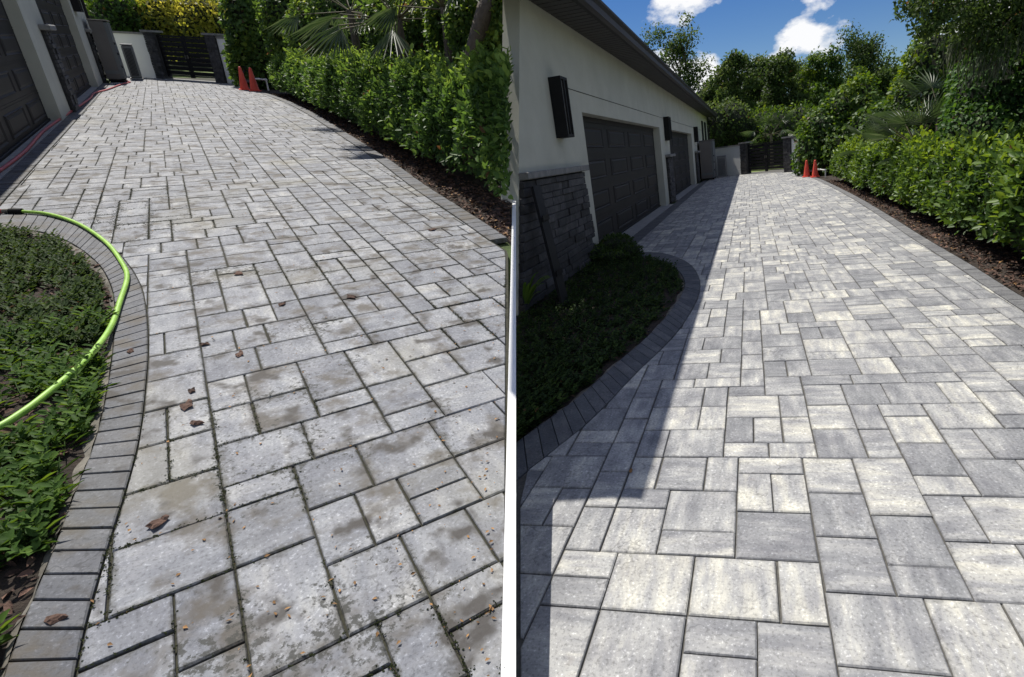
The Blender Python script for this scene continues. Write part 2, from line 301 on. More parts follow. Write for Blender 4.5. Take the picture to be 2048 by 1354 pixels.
def blob_mesh(name, blobs, origin, k=0.86, seg=14, keep=None):     # dark inner mass of a dense bush
    mb = MB()
    for (c, r) in blobs:
        c, r = np.array(c), np.array(r); rings = []
        for i in range(seg//2+1):
            th = math.pi*(i+.02)/(seg//2+.04); ring = []
            for j in range(seg):
                a = 2*math.pi*j/seg; q = np.array([math.sin(th)*math.cos(a), math.sin(th)*math.sin(a), math.cos(th)])
                p = c+q*r*k*(1+.10*float(wob((c+q*r)[None], 2.2)[0])); ring.append(p)
            rings.append(ring)
        vs = np.array([q for r_ in rings for q in r_]); vs[:,2] = np.maximum(vs[:,2], 0.02); fs = []
        for i in range(len(rings)-1):
            for j in range(seg):
                f = (i*seg+j, (i+1)*seg+j, (i+1)*seg+(j+1)%seg, i*seg+(j+1)%seg)
                if keep is None or keep(vs[list(f)]).all(): fs.append(f)
        mb.add(vs, fs)
    return mb.mesh(name, origin)
def scatter_blobs(blobs, n, shell=(0.8,1.06), freq=2.2, zmin=0.03):
    vol = np.array([r[0]*r[1]+r[1]*r[2]+r[0]*r[2] for c, r in blobs]); cnt = RNG.multinomial(n, vol/vol.sum()); P, Nn = [], []
    for (c, r), m in zip(blobs, cnt):
        q = unit(m); c, r = np.array(c), np.array(r)
        s = RNG.uniform(shell[0], shell[1], m)*(1+.13*wob(c+q*r, freq)+.07*wob(c+q*r, freq*3.1, 2.0))
        P.append(c+q*r*s[:,None]); e = q/r; Nn.append(e/np.linalg.norm(e,axis=1,keepdims=True))
    P, Nn = np.vstack(P), np.vstack(Nn); ok = P[:,2] > zmin; return P[ok], Nn[ok]

# ------------------------------------------------------------------ paving
def piece(poly, z0, z1, rnd, ang, cham=0.006, tilt=(0,0)):           # a paver from its plan polygon
    P = np.array(poly, float); c = P.mean(0); d = P-c; ext = np.abs(d).max(0)+1e-6
    nrm = np.linalg.norm(d,axis=1,keepdims=True); inn = c+d*np.maximum(1-1.5*cham/np.maximum(nrm,1e-4), .3)
    n = len(P); tz = lambda q: (q-c)@np.array(tilt)
    V = np.vstack([np.c_[P, np.full(n, z0)], np.c_[P, z1-cham+tz(P)], np.c_[inn, z1+tz(inn)]])
    fs = [tuple(range(2*n, 3*n))]
    for i in range(n):
        j = (i+1) % n; fs += [(i, j, n+j, n+i), (n+i, n+j, 2*n+j, 2*n+i)]
    ca, sa = math.cos(ang), math.sin(ang); lo = V[:,:2]-c
    puv = np.c_[lo[:,0]*ca+lo[:,1]*sa, -lo[:,0]*sa+lo[:,1]*ca, np.full(3*n, rnd*173.0)]
    return dict(V=V, F=fs, puv=puv, pn=np.c_[lo/ext, np.zeros(3*n)], rnd=np.full(3*n, (rnd*7.31) % 1.0), c=np.array([c[0],c[1],z1]), area=0.5*abs(np.dot(P[:,0],np.roll(P[:,1],1))-np.dot(P[:,1],np.roll(P[:,0],1))))
def pieces_mesh(name, ps, origin):
    V, F, o = [], [], 0
    for p in ps:
        V.append(p['V']); F += [tuple(i+o for i in f) for f in p['F']]; o += len(p['V'])
    me = bpy.data.meshes.new(name); me.from_pydata((np.vstack(V)-np.array(origin)).tolist(), [], F); me.update()
    set_attr(me, 'puv', 'FLOAT_VECTOR', np.vstack([p['puv'] for p in ps])); set_attr(me, 'pn', 'FLOAT_VECTOR', np.vstack([p['pn'] for p in ps])); set_attr(me, 'rnd', 'FLOAT', np.concatenate([p['rnd'] for p in ps]))
    return me
def lay_pieces(lot, parent, name, field, ps, mat, limit):             # the ones that show largest singly, the rest joined
    def shown(p):
        q = lot.project(p['c']); dist = np.linalg.norm(p['c']-[0,0,CAM_H])
        vis = -40 < q[0] < 2090 and -40 < q[1] < 1400; return (p['area']/dist**3 if vis else 0)
    ps = sorted(ps, key=shown, reverse=True)
    for p in ps[:limit]: part(parent, name, pieces_mesh(name, [p], parent['_loc']), mat)
    if ps[limit:]: part(parent, field, pieces_mesh(field, ps[limit:], parent['_loc']), mat, kind='stuff')
def tiling(u0, u1, v0, v1, a, b, rng):                               # skyline filling with 2..4 unit pieces
    W_ = int(round((u1-u0)/a)); H_ = int(round((v1-v0)/b)); sk = [0]*W_; out = []
    shapes = [((3,4),.30),((4,4),.22),((2,4),.18),((3,2),.13),((4,2),.10),((3,6),.07)]
    while True:
        m = min(sk)
        if m >= H_: break
        i = sk.index(m); w = 1
        while i+w < W_ and sk[i+w] == m: w += 1
        c = [(s_, p) for s_, p in shapes if s_[0] <= w and w-s_[0] != 1]
        if not c: c = [((w, 4), 1.0)]
        s_ = rng.choices([q[0] for q in c], [q[1] for q in c])[0]
        out.append((u0+i*a, v0+m*b, u0+(i+s_[0])*a, v0+(m+s_[1])*b))
        for k in range(i, i+s_[0]): sk[k] = m+s_[1]
    return out
def clip(poly, a, b):                                                # keep left of a->b
    out = []; n = len(poly); sd = [(b[0]-a[0])*(p[1]-a[1])-(b[1]-a[1])*(p[0]-a[0]) for p in poly]
    for i in range(n):
        j = (i+1) % n
        if sd[i] >= 0: out.append(poly[i])
        if (sd[i] >= 0) != (sd[j] >= 0):
            t = sd[i]/(sd[i]-sd[j]); out.append((poly[i][0]+t*(poly[j][0]-poly[i][0]), poly[i][1]+t*(poly[j][1]-poly[i][1])))
    return out
def bound(tbl):
    T_ = sorted((v,u) for u,v in tbl); vs = [q[0] for q in T_]; us = [q[1] for q in T_]
    return lambda v: float(np.interp(v, vs, us))
def pave(lot, ul, ur, v0, v1, umin, umax, seed, gap=0.006, a=0.088, b=0.084):
    rng = random.Random(seed); out = []
    for (x0,y0,x1,y1) in tiling(umin, umax, v0, v1, a, b, rng):
        g = gap*.5+rng.uniform(-.001,.002); poly = [(x0+g,y0+g),(x1-g,y0+g),(x1-g,y1-g),(x0+g,y1-g)]
        poly = [(x+rng.uniform(-.0018,.0018), y+rng.uniform(-.0018,.0018)) for x,y in poly]
        if x1 < min(ul(y0),ul(y1)) or x0 > max(ur(y0),ur(y1)): continue
        poly = clip(poly, (ul(y1)+gap, y1), (ul(y0)+gap, y0))
        if len(poly) > 2: poly = clip(poly, (ur(y0)-gap, y0), (ur(y1)-gap, y1))
        if len(poly) < 3: continue
        p = piece(poly, -0.05, rng.gauss(0,.0012), rng.random(), rng.choice((0, math.pi/2, math.pi/2)), 0.005, (rng.gauss(0,.003), rng.gauss(0,.003)))
        if p['area'] > .0015: out.append(p)
    return out
def soldier(inner, outer, step, z=0.003, seed=3, gap=0.005):         # border bricks between two matching curves
    I, O = np.array(inner), np.array(outer); mid = (I+O)/2; s = np.r_[0, np.cumsum(np.linalg.norm(np.diff(mid,axis=0),axis=1))]
    n = max(2, int(s[-1]/step)); rng = random.Random(seed); out = []
    f = lambda C, t: np.array([np.interp(t, s, C[:,0]), np.interp(t, s, C[:,1])])
    for k in range(n):
        t0, t1 = s[-1]*k/n+gap/2, s[-1]*(k+1)/n-gap/2
        poly = [f(I,t0), f(O,t0), f(O,t1), f(I,t1)]
        if (poly[1]-poly[0])[0]*(poly[2]-poly[1])[1]-(poly[1]-poly[0])[1]*(poly[2]-poly[1])[0] < 0: poly = poly[::-1]
        out.append(piece([tuple(q) for q in poly], -.05, z+rng.gauss(0,.001), rng.random(), math.atan2(*(f(O,t0)-f(I,t0))[::-1]), .004, (rng.gauss(0,.003), rng.gauss(0,.003))))
    return out
def seam(lot, x, ys): return [lot.ground(x, y) for y in ys]

# ================================================================== SETTING
def flat(lot, name, poly, z, mat, z0=None):
    mb = MB(); n = len(poly)
    if z0 is None: mb.add([(x,y,z) for x,y in poly], [tuple(range(n))])
    else: mb.prism(poly, z0, z)
    return solo(lot, name, mb, mat, (0,0,0), kind='structure')
def side_ground(lot, x, y0, y1, far_u):
    a, b = lot.ground(x, y0), lot.ground(x, y1); poly = [(a[0],-4), a, b, (far_u, b[1]), (far_u,-4)]
    if far_u > 0: poly = poly[::-1]
    return flat(lot, 'ground', poly if far_u < 0 else poly, -0.07, 'grass_ground')
side_ground(DIRTY, 1022, 2600, 128, -90)
side_ground(CLEAN, 1028, 2600, 356, 260)

# ---- bed and driveway outlines (surveyed in each lot's own metres)
D_bed_out = curve([(-0.66,0.3),(-0.65,1.0),(-0.64,1.74),(-0.60,2.2),(-0.55,2.6),(-0.51,3.0),(-0.49,3.5),(-0.48,4.2),(-0.51,5.06),(-0.59,5.72),(-0.74,6.47),(-0.98,7.32),(-1.28,7.96),(-1.62,8.25),(-2.1,8.45)], 5)
D_bed_in = curve([(-0.84,0.3),(-0.82,1.0),(-0.80,1.84),(-0.75,2.3),(-0.71,2.69),(-0.67,3.06),(-0.65,3.5),(-0.645,4.15),(-0.665,4.94),(-0.72,5.52),(-0.83,6.11),(-1.04,6.80),(-1.30,7.33),(-1.60,7.62),(-2.1,7.85)], 5)
C_bed_out = curve([(-1.52,2.1),(-1.41,2.6),(-1.27,3.0),(-1.15,3.41),(-1.00,4.2),(-0.85,4.87),(-0.74,5.66),(-0.69,6.72),(-0.77,7.72),(-1.05,8.92),(-1.57,9.95),(-2.05,10.3),(-2.6,10.5)], 5)
C_bed_in = curve([(-1.73,2.5),(-1.60,3.0),(-1.47,3.4),(-1.36,3.77),(-1.21,4.51),(-1.06,5.2),(-0.95,6.09),(-0.91,7.03),(-1.00,7.8),(-1.30,8.8),(-1.75,9.6),(-2.1,9.85),(-2.6,10.0)], 5)
D_edge = [(2.43,5.13),(2.49,6.38),(2.55,7.93),(2.70,10.1),(2.84,13.4),(3.0,17.5),(3.02,21.4),(2.88,24.5),(2.72,26.5),(2.65,33)]
C_edge = [(2.42,1.0),(2.50,3.5),(2.55,5.92),(2.61,7.35),(2.66,9.5),(2.77,12.4),(2.88,16.4),(2.92,21.4),(2.90,25.5),(2.75,27.5),(2.7,33)]
D_wall = lambda u: 33.9-1.2*(u+0.28)
C_wall = lambda u: 36.2-1.2*(u+0.11)
d_out = bound([tuple(q) for q in D_bed_out]); c_out = bound([tuple(q) for q in C_bed_out])
d_edge, c_edge = bound(D_edge), bound(C_edge)
d_seam = bound(seam(DIRTY, 1012, (2600,2000,1600,1354,1100,960,800,700,640,560,500,450,400)))
c_seam = bound(seam(CLEAN, 1038, (2600,2000,1600,1354,1100,960,800,700,640)))
D_BAND, C_BAND = -1.74, -2.40
d_ul = lambda v: d_out(v) if v < 8.3 else D_BAND
d_ur = lambda v: min(d_seam(v), d_edge(v)-0.2) if v < 7 else d_edge(v)-0.2
c_ul = lambda v: c_seam(v) if v < 2.52 else (c_out(v) if v < 10.4 else C_BAND)
c_ur = lambda v: c_edge(v)-0.2
def drive(lot, ul, ur, v0, v1, mat):
    vs = np.r_[np.linspace(v0, 11, 90), np.linspace(11.2, v1, 50)]; mb = MB()
    L = [(ul(v)-.02, v, -.013) for v in vs]; R_ = [(ur(v)+.02, v, -.013) for v in vs]; n = len(vs)
    mb.add(L+R_, [(i, n+i, n+i+1, i+1) for i in range(n-1)])
    return solo(lot, 'driveway', mb, mat, (0,0,0), kind='structure')
dd = drive(DIRTY, d_ul, d_ur, 0.35, 35.2, 'joint_dirty'); dd['label'] = 'stained and mossy grey paver driveway on the left, littered with bark'
cd = drive(CLEAN, c_ul, c_ur, 0.45, 38.5, 'joint_clean'); cd['label'] = 'freshly washed grey paver driveway on the right, half in sun'
ps = [p for p in pave(DIRTY, d_ul, d_ur, 0.40, 35.0, -2.6, 3.296, 23, 0.0065) if p['c'][1] < D_wall(p['c'][0])+.1]
lay_pieces(DIRTY, dd, 'paver', 'distant_pavers', ps, 'paver_dirty', 300); ps_dirty = ps
ps = [p for p in pave(CLEAN, c_ul, c_ur, 0.50, 38.2, -2.6, 3.296, 9, 0.006) if p['c'][1] < C_wall(p['c'][0])+.1]
lay_pieces(CLEAN, cd, 'paver', 'distant_pavers', ps, 'paver_clean', 300)
def offs(pts, d): return [(u+d, v) for u, v in pts]
dense = lambda pts: curve(pts, 6)
# charcoal soldier courses: round the bed, along the garage, along the hedge
lay_pieces(DIRTY, dd, 'border_brick', 'distant_border_bricks', soldier(D_bed_in, D_bed_out, 0.118, .004, 1, .008)
    + soldier([(-1.95,v) for v in np.linspace(8.5,30,60)], [(D_BAND-.008,v) for v in np.linspace(8.5,30,60)], 0.16, .002, 2)
    + soldier(dense(offs(D_edge,-.19)), dense(D_edge), 0.17, .002, 4), 'brick_dirty', 170)
lay_pieces(CLEAN, cd, 'border_brick', 'distant_border_bricks', soldier(C_bed_in, C_bed_out, 0.15, .004, 6, .006)
    + soldier([(-2.72,v) for v in np.linspace(10.7,34,60)], [(C_BAND-.008,v) for v in np.linspace(10.7,34,60)], 0.16, .002, 7), 'brick_clean', 150)
lay_pieces(CLEAN, cd, 'edge_brick', 'distant_edge_bricks', soldier(dense(offs(C_edge,-.19)), dense(offs(C_edge,-.03)), 0.17, .002, 8), 'edge_clean', 60)
# concrete haunch that shows between the border and the soil
def strip(lot, name, a, b, z0, z1, mat):
    mb = MB(); n = len(a)
    mb.add([(x,y,z1+.006*math.sin(i*2.3)) for i,(x,y) in enumerate(a)]+[(x,y,z1-.02+.008*math.sin(i*1.7)) for i,(x,y) in enumerate(b)], [(i, n+i, n+i+1, i+1) for i in range(n-1)])
    return solo(lot, name, mb, mat, (0,0,0), kind='structure')
strip(DIRTY, 'bed_edging', [(u-.005,v) for u,v in D_bed_in], [(u-.03-.025*(1+math.sin(v*2.1)), v-.01) for u,v in D_bed_in], 0, -.004, 'edging')
strip(CLEAN, 'bed_edging', [(u-.005,v) for u,v in C_bed_in], [(u-.03-.015*(1+math.sin(v*2.1)), v-.01) for u,v in C_bed_in], 0, -.004, 'edging')
# planting beds
def soil(lot, name, poly, z, seed):
    mb = MB(); mb.prism(poly, z-.04, z); return solo(lot, name, mb, 'soil', (0,0,0), kind='structure')
soil(DIRTY, 'planting_bed', [(u-.02,v) for u,v in D_bed_in]+[(-5,7.9),(-5,0.3)], -.02, 1)
soil(CLEAN, 'planting_bed', [(u-.02,v) for u,v in C_bed_in if v > 2.9]+[(-2.7,10.0),(-2.93,10.4)]+[CLEAN.ground(1029,y) for y in (632,690,760,830,890)], -.02, 2)
# mulch strips under the hedges and lawn beyond the gates
hb_d = [(2.46,5.2),(2.52,6.4),(2.58,8.0),(2.73,10.1),(2.87,13.4),(3.03,17.5),(3.05,21.4),(2.91,24.5),(2.75,26.5),(2.7,31)]
hb_c = [(2.44,1.0),(2.52,3.5),(2.57,5.92),(2.63,7.35),(2.68,9.5),(2.79,12.4),(2.90,16.4),(2.94,21.4),(2.92,25.5),(2.78,27.5),(2.72,31)]
soil(DIRTY, 'hedge_bed', hb_d+[(4.9,31),(4.9,10.3)]+[DIRTY.ground(1023,y) for y in (345,370,400,430,468,480)], -.03, 3)
soil(CLEAN, 'hedge_bed', hb_c+[(5.2,31),(5.2,1.0)], -.03, 4)
# the slope's slim retaining wall along the lot line, its white top flush with the upper paving
def lot_wall():
    ys = (2300,1800,1500,1354,1150,960,800,680,590,520,470,430,400,370,345,320,300)
    top = np.array([(*DIRTY.ground(1032, y), 0.004) for y in ys]); mb = MB()
    d = top[-1]-top[0]; side = np.array([-d[1], d[0], 0])/np.linalg.norm(d[:2])*0.045
    n1 = np.array([0,0,CAM_H]); nrm = np.cross(top[0]-n1, top[-1]-n1); nrm /= np.linalg.norm(nrm)
    dn = np.cross(nrm, d/np.linalg.norm(d)); dn = dn if dn[2] < 0 else -dn
    for a, b, k in zip(top[:-1], top[1:], range(99)):
        la, lb = 0.3+.12*np.linalg.norm(a), 0.3+.12*np.linalg.norm(b)
        mb.loft([[a, a+side, a+side+dn*la, a+dn*la], [b, b+side, b+side+dn*lb, b+dn*lb]], cap=(k in (0, len(ys)-2)))
    solo(DIRTY, 'retaining_wall', mb, 'stucco_white', (0,0,0), 'slim white retaining wall between the stained and the washed driveway', 'wall')
lot_wall()

# ================================================================== BUILDINGS
def garage_door(lot, house, u, v0, v1, h, cols, rows):
    mb = MB(); mb.box(u-.05, u, v0, v1, 0.0, h)
    rh = h/rows
    for k in range(1, rows): mb.box(u, u+.006, v0, v1, k*rh-.035, k*rh-.012); mb.box(u, u+.006, v0, v1, k*rh+.012, k*rh+.03)
    d = part(house, 'garage_door', mb, 'door')
    w = (v1-v0)/cols
    for r in range(rows):
        for c in range(cols):
            a, b, z0, z1 = v0+c*w+.13*w, v0+(c+1)*w-.06*w, r*rh+.16*rh+.03, (r+1)*rh-.16*rh
            m = MB()
            for (q, e) in ((0,.0),):
                g = .03; gv = .09*(w/2.0)
                # moulded frame and raised field
                R1 = [(u+.001,a,z0),(u+.001,b,z0),(u+.001,b,z1),(u+.001,a,z1)]
                R2 = [(u+.022,a+gv*.4,z0+g*.5),(u+.022,b-gv*.4,z0+g*.5),(u+.022,b-gv*.4,z1-g*.5),(u+.022,a+gv*.4,z1-g*.5)]
                R3 = [(u+.004,a+gv,z0+g*1.4),(u+.004,b-gv,z0+g*1.4),(u+.004,b-gv,z1-g*1.4),(u+.004,a+gv,z1-g*1.4)]
                R4 = [(u+.02,a+gv*2,z0+g*2.6),(u+.02,b-gv*2,z0+g*2.6),(u+.02,b-gv*2,z1-g*2.6),(u+.02,a+gv*2,z1-g*2.6)]
                m.loft([R1,R2,R3,R4])
            part(d, 'panel', m, 'door')
    b = MB(); b.box(u-.01, u+.03, v0, v1, 0.0, 0.05, .008); part(d, 'bottom_seal', b, 'black')
    return d
def ledgestone(house_part, u, v0, v1, z0, z1, seed, rag=0.0, rowh=0.095, lmin=.25, lmax=.8, name='stone', joined=False, rake=None):
    rng = random.Random(seed); z = z0; allm = MB(); rn = []
    while z < z1-.02:
        h = min(rowh*rng.uniform(.7,1.3), z1-z); v = v0+(rake(z) if rake else 0); end = v1+rng.uniform(-rag, rag)
        while v < end-.03:
            w = min(rng.uniform(lmin,lmax), end-v)
            if end-v-w < .12: w = end-v
            dpt = rng.uniform(.02,.055); m = allm if joined else MB(); k0 = len(m.v)
            m.box(u-.02, u+dpt, v+.003, v+w-.003, z+.003, z+h-.003, .006)
            if not joined:
                o = part(house_part, name, m, 'stone'); set_attr(o.data, 'rnd', 'FLOAT', np.full(len(m.v), rng.random()))
            else: rn += [rng.random()]*(len(m.v)-k0)
            v += w
        z += h
    if joined:
        o = part(house_part, 'stonework', allm, 'stone'); set_attr(o.data, 'rnd', 'FLOAT', np.array(rn))
def sconce(lot, u, v, z0, z1, label, w=.9):
    t = thing(lot, 'wall_sconce', (u, v, z0), label, 'wall lamp', 'long box lamps on the garage walls')
    b = MB(); b.box(u+.001, u+.03, v-w/2, v+w/2, z0, z1, .004); part(t, 'back_plate', b, 'black')
    f = MB(); f.box(u+.03, u+.20, v-w/2, v-w/2+.09*w, z0, z1, .004); f.box(u+.03, u+.20, v+w/2-.09*w, v+w/2, z0, z1, .004)
    f.box(u+.03, u+.20, v-w/2+.09*w, v+w/2-.09*w, z1-.04, z1, .004); f.box(u+.03, u+.20, v-w/2+.09*w, v+w/2-.09*w, z0, z0+.04, .004)
    f.box(u+.17, u+.20, v-.06*w, v+.06*w, z0+.04, z1-.04); part(t, 'frame', f, 'black')
    g = MB(); g.box(u+.04, u+.165, v-w/2+.12*w, v+w/2-.12*w, z0+.05, z1-.05, .004); part(t, 'diffuser', g, 'frost')
    return t

# ---- the house beside the washed driveway
UF, UD = -2.93, -3.16
H_SOF, RAKE = 4.0, lambda z: 0.47*z+0.0                 # the near end is cut back along the lot line
house = thing(CLEAN, 'garage_house', (UF, 20, 0), 'cream stucco garage house with dark eaves beside the washed driveway', 'house')
V0 = 6.24; D1, D2, VEND = (10.45, 19.9), (22.2, 31.3), 44.0; DH = 2.62
w = MB()
e0 = [(UF, V0+RAKE(z), z) for z in (0, H_SOF)]
def wall_panel(mb, pts, u0, u1):                         # pts: (v, z) outline of a slab standing along the drive
    mb.loft([[(u1,v,z) for v,z in pts], [(u0,v,z) for v,z in pts]])
wall_panel(w, [(V0,0),(D1[0],0),(D1[0],DH),(V0+RAKE(DH),DH)], UF-.25, UF)
wall_panel(w, [(D1[1],0),(D2[0],0),(D2[0],DH),(D1[1],DH)], UF-.25, UF)
wall_panel(w, [(D2[1],0),(VEND,0),(VEND,DH),(D2[1],DH)], UF-.25, UF)
wall_panel(w, [(V0+RAKE(DH),DH+.0005),(VEND,DH+.0005),(VEND,H_SOF),(V0+RAKE(H_SOF),H_SOF)], UF-.25, UF)
part(house, 'wall', w, 'stucco')
ew = MB(); k = np.array([UF, V0])*1.0; far = k*2.6      # end wall runs back along the lot line
ew.add([(UF-.26,V0+.55,0),(UF-.26,V0+RAKE(H_SOF)+.55,H_SOF),(far[0],far[1],0),(far[0],far[1]+RAKE(H_SOF)*2.2,H_SOF),
        (UF-.26,VEND,0),(UF-.26,VEND,H_SOF),(-11,VEND,0),(-11,VEND,H_SOF)], [(0,1,3,2),(4,6,7,5),(2,3,7,6)])
part(house, 'side_wall', ew, 'stucco')
# narrow scored line in the stucco
b = MB(); b.box(UF+.001, UF+.008, 9.0, 40, 2.955, 2.965); part(house, 'conduit', b, 'bronze')
for dv in (D1, D2):
    b = MB(); b.box(UF-.30, UD+.02, dv[0]+.002, dv[1]-.002, DH-.10, DH-.001); part(house, 'door_header', b, 'bronze')
    garage_door(CLEAN, house, UD, dv[0]+.003, dv[1]-.003, DH-.10, 4, 4)
    a = MB(); a.box(UF-.24, -2.73, dv[0]-.3, dv[1]+.4, -.05, .004); part(house, 'door_apron', a, 'concrete')
# stone wainscot with its cap, before the first door
st = MB(); wall_panel(st, [(V0+.03,0),(9.85,0),(9.85,1.6),(V0+RAKE(1.6)+.03,1.6)], UF+.001, UF+.03); ws = part(house, 'stone_wainscot', st, 'stone')
set_attr(ws.data, 'rnd', 'FLOAT', np.zeros(len(st.v)))
ledgestone(ws, UF+.035, V0+.03, 9.9, 0.02, 1.6, 9, .07, rake=RAKE)
vc = V0+RAKE(1.62)+.02; rng = random.Random(4)
while vc < 9.95:
    L_ = min(rng.uniform(.75,1.0), 10.0-vc); c = MB(); c.box(UF+.001, UF+.13, vc, vc+L_-.01, 1.605, 1.70, .012); part(house, 'cap_stone', c, 'stone_cap'); vc += L_
for (a, b_, h, nm) in ((20.75, 22.05, 1.62, 1), (32.4, 33.7, 1.62, 2)):
    q = MB(); q.box(UF+.001, UF+.05, a, b_, 0, h); pl = part(house, 'stone_pilaster', q, 'stone'); set_attr(pl.data, 'rnd', 'FLOAT', np.zeros(len(q.v)))
    ledgestone(pl, UF+.06, a, b_, .01, h, 30+nm, .03, lmin=.3, lmax=.7)
    c = MB(); c.box(UF+.002, UF+.20, a-.1, b_+.1, h+.003, h+.10, .015); part(house, 'cap_stone', c, 'stone_cap')
# eaves: soffit boards, fascia, gutter with its lip, roof, and an unseen canopy added to shade the bed
EV0 = 3.92; WEDGE = [(-11.3,28.4),(-4.72,12.0),(-3.12,8.15)]
so = MB(); so.prism([(-2.34,8.151),(-2.34,VEND+.5),(-11.3,VEND+.5)]+WEDGE, H_SOF, H_SOF+.04); part(house, 'soffit', so, 'soffit')
def above_wall(y):                                      # where the sun line over the retaining wall's top meets the canopy
    u, v = DIRTY.ground(1034, y); q = DIRTY.T @ Vector((u, v, 0.0)); k = (H_SOF+.16-q.z)/sun_dir.z; return (q.x+sun_dir.x*k, q.y+sun_dir.y*k)
SHADE_PLAN = [(-2.34,EV0),(-2.34,8.15),(-3.12,8.15),(-3.46,7.98),(-3.7,7.5)]+[above_wall(y) for y in (450,480,520,570,640,720,800)]
so = MB(); so.prism(SHADE_PLAN, H_SOF+.001, H_SOF+.041); so.prism(SHADE_PLAN, H_SOF+.0415, H_SOF+.16); part(house, 'shade_canopy', so, 'soffit')
bd = MB()
for v in np.arange(8.3, VEND, .21): bd.box(UF+.01, -2.36, v, v+.185, H_SOF-.012, H_SOF-.001)
part(house, 'soffit_boards', bd, 'soffit', kind='stuff')
fa = MB(); fa.box(-2.338, -2.312, EV0, VEND+.5, H_SOF-.05, H_SOF+.17); part(house, 'fascia', fa, 'bronze')
gu = MB(); prof = [(-2.31,3.90),(-2.235,3.885),(-2.19,3.93),(-2.20,4.04),(-2.165,4.10),(-2.165,4.14),(-2.185,4.14),(-2.185,4.11),(-2.31,4.11)]
gu.loft([[(x,EV0-.02,z) for x,z in prof], [(x,VEND+.5,z) for x,z in prof]]); part(house, 'gutter', gu, 'bronze')
rf = MB(); P4 = [(-2.26,8.16),(-2.26,VEND+.6),(-11.4,VEND+.6),(-11.4,28.6),(-4.8,12.2),(-3.14,8.16)]
rg = [(-5.6,21,5.5),(-6.4,38,5.6)]
rf.add([(x,y,4.165) for x,y in P4]+rg, [(0,1,7,6),(1,2,7),(2,3,6,7),(3,4,6),(4,5,6),(5,0,6),(5,4,3,2,1,0)]); part(house, 'roof', rf, 'roof')
ds = MB(); ds.tube([(-2.26,VEND+.2,3.89),(-2.28,VEND+.2,3.7),(-2.75,VEND+.1,3.3),(-2.86,VEND+.05,3.0),(-2.86,VEND+.05,.1)], .06, 8); part(house, 'downspout', ds, 'bronze')
for (a, b_) in ((38.6,39.6),(41.0,42.2)):
    q = MB(); q.box(UF+.002, UF+.05, a, b_, 2.15, 3.55, .006)
    sh = part(house, 'shutter', q, 'black')
    for z in np.arange(2.25, 3.45, .1):
        r = MB(); r.box(UF+.05, UF+.062, a+.1, b_-.1, z, z+.05); part(sh, 'slat', r, 'black')
sconce(CLEAN, UF, 8.95, 2.15, 3.03, 'long black box lamp left of the nearer garage door, clean driveway side', .34)
sconce(CLEAN, UF, 21.3, 2.2, 3.0, 'black box lamp between the two garage doors, clean driveway side', .6)
sconce(CLEAN, UF, 33.0, 2.2, 3.0, 'small far black box lamp past the farther garage door, clean driveway side', .6)

# ---- the house beside the stained driveway
UL, ULD = -1.95, -2.16
house2 = thing(DIRTY, 'garage_house', (UL, 20, 0), 'cream garage wall with two charcoal doors beside the stained driveway', 'house')
A1, A2, E2, H2 = (8.6, 17.05), (19.75, 27.8), 33.4, 3.3
w = MB()
for (a, b_) in ((7.6, A1[0]), (A1[1], A2[0]), (A2[1], E2)): wall_panel(w, [(a,0),(b_,0),(b_,DH+.2),(a,DH+.2)], UL-.25, UL)
wall_panel(w, [(7.6,DH+.2005),(E2,DH+.2005),(E2,H2),(7.6,H2)], UL-.25, UL); part(house2, 'wall', w, 'stucco')
ew = MB(); ew.add([(UL-.25,7.6,0),(-9,7.6,0),(-9,7.6,H2),(UL-.25,7.6,H2),(UL-.25,E2,0),(-9,E2,0),(-9,E2,H2),(UL-.25,E2,H2)], [(0,1,2,3),(7,6,5,4),(1,5,6,2)]); part(house2, 'side_wall', ew, 'stucco')
for dv in (A1, A2):
    garage_door(DIRTY, house2, ULD, dv[0]+.003, dv[1]-.003, DH+.19, 4, 5)
    a = MB(); a.box(UL-.32, UL-.004, dv[0]-.3, dv[1]+.3, -.05, .006); part(house2, 'door_apron', a, 'concrete')
for (a, b_, nm) in ((18.75, 19.6, 3), (30.3, 31.2, 4)):
    q = MB(); q.box(UL+.001, UL+.05, a, b_, 0, 1.68); pl = part(house2, 'stone_pilaster', q, 'stone'); set_attr(pl.data, 'rnd', 'FLOAT', np.zeros(len(q.v)))
    ledgestone(pl, UL+.06, a, b_, .01, 1.68, 40+nm, .03, lmin=.25, lmax=.6)
    c = MB(); c.box(UL+.002, UL+.19, a-.12, b_+.12, 1.684, 1.80, .02); part(house2, 'cap_stone', c, 'stone_cap')
rf = MB(); P4 = [(UL+.12,7.4),(UL+.12,E2+.3),(-9.2,E2+.3),(-9.2,7.4)]
rf.add([(x,y,H2+.01) for x,y in P4]+[(-5.5,11,4.6),(-5.5,30,4.6)], [(0,1,5,4),(1,2,5),(2,3,4,5),(3,0,4),(3,2,1,0)]); part(house2, 'roof', rf, 'roof')
gd = MB(); gd.box(UL+.003, UL+.09, E2-.35, E2-.15, .05, H2-.02, .01); part(house2, 'downspout', gd, 'bronze')
sconce(DIRTY, UL, 29.0, 2.3, 3.1, 'black box lamp on the post of the stained driveway garage', 1.0)

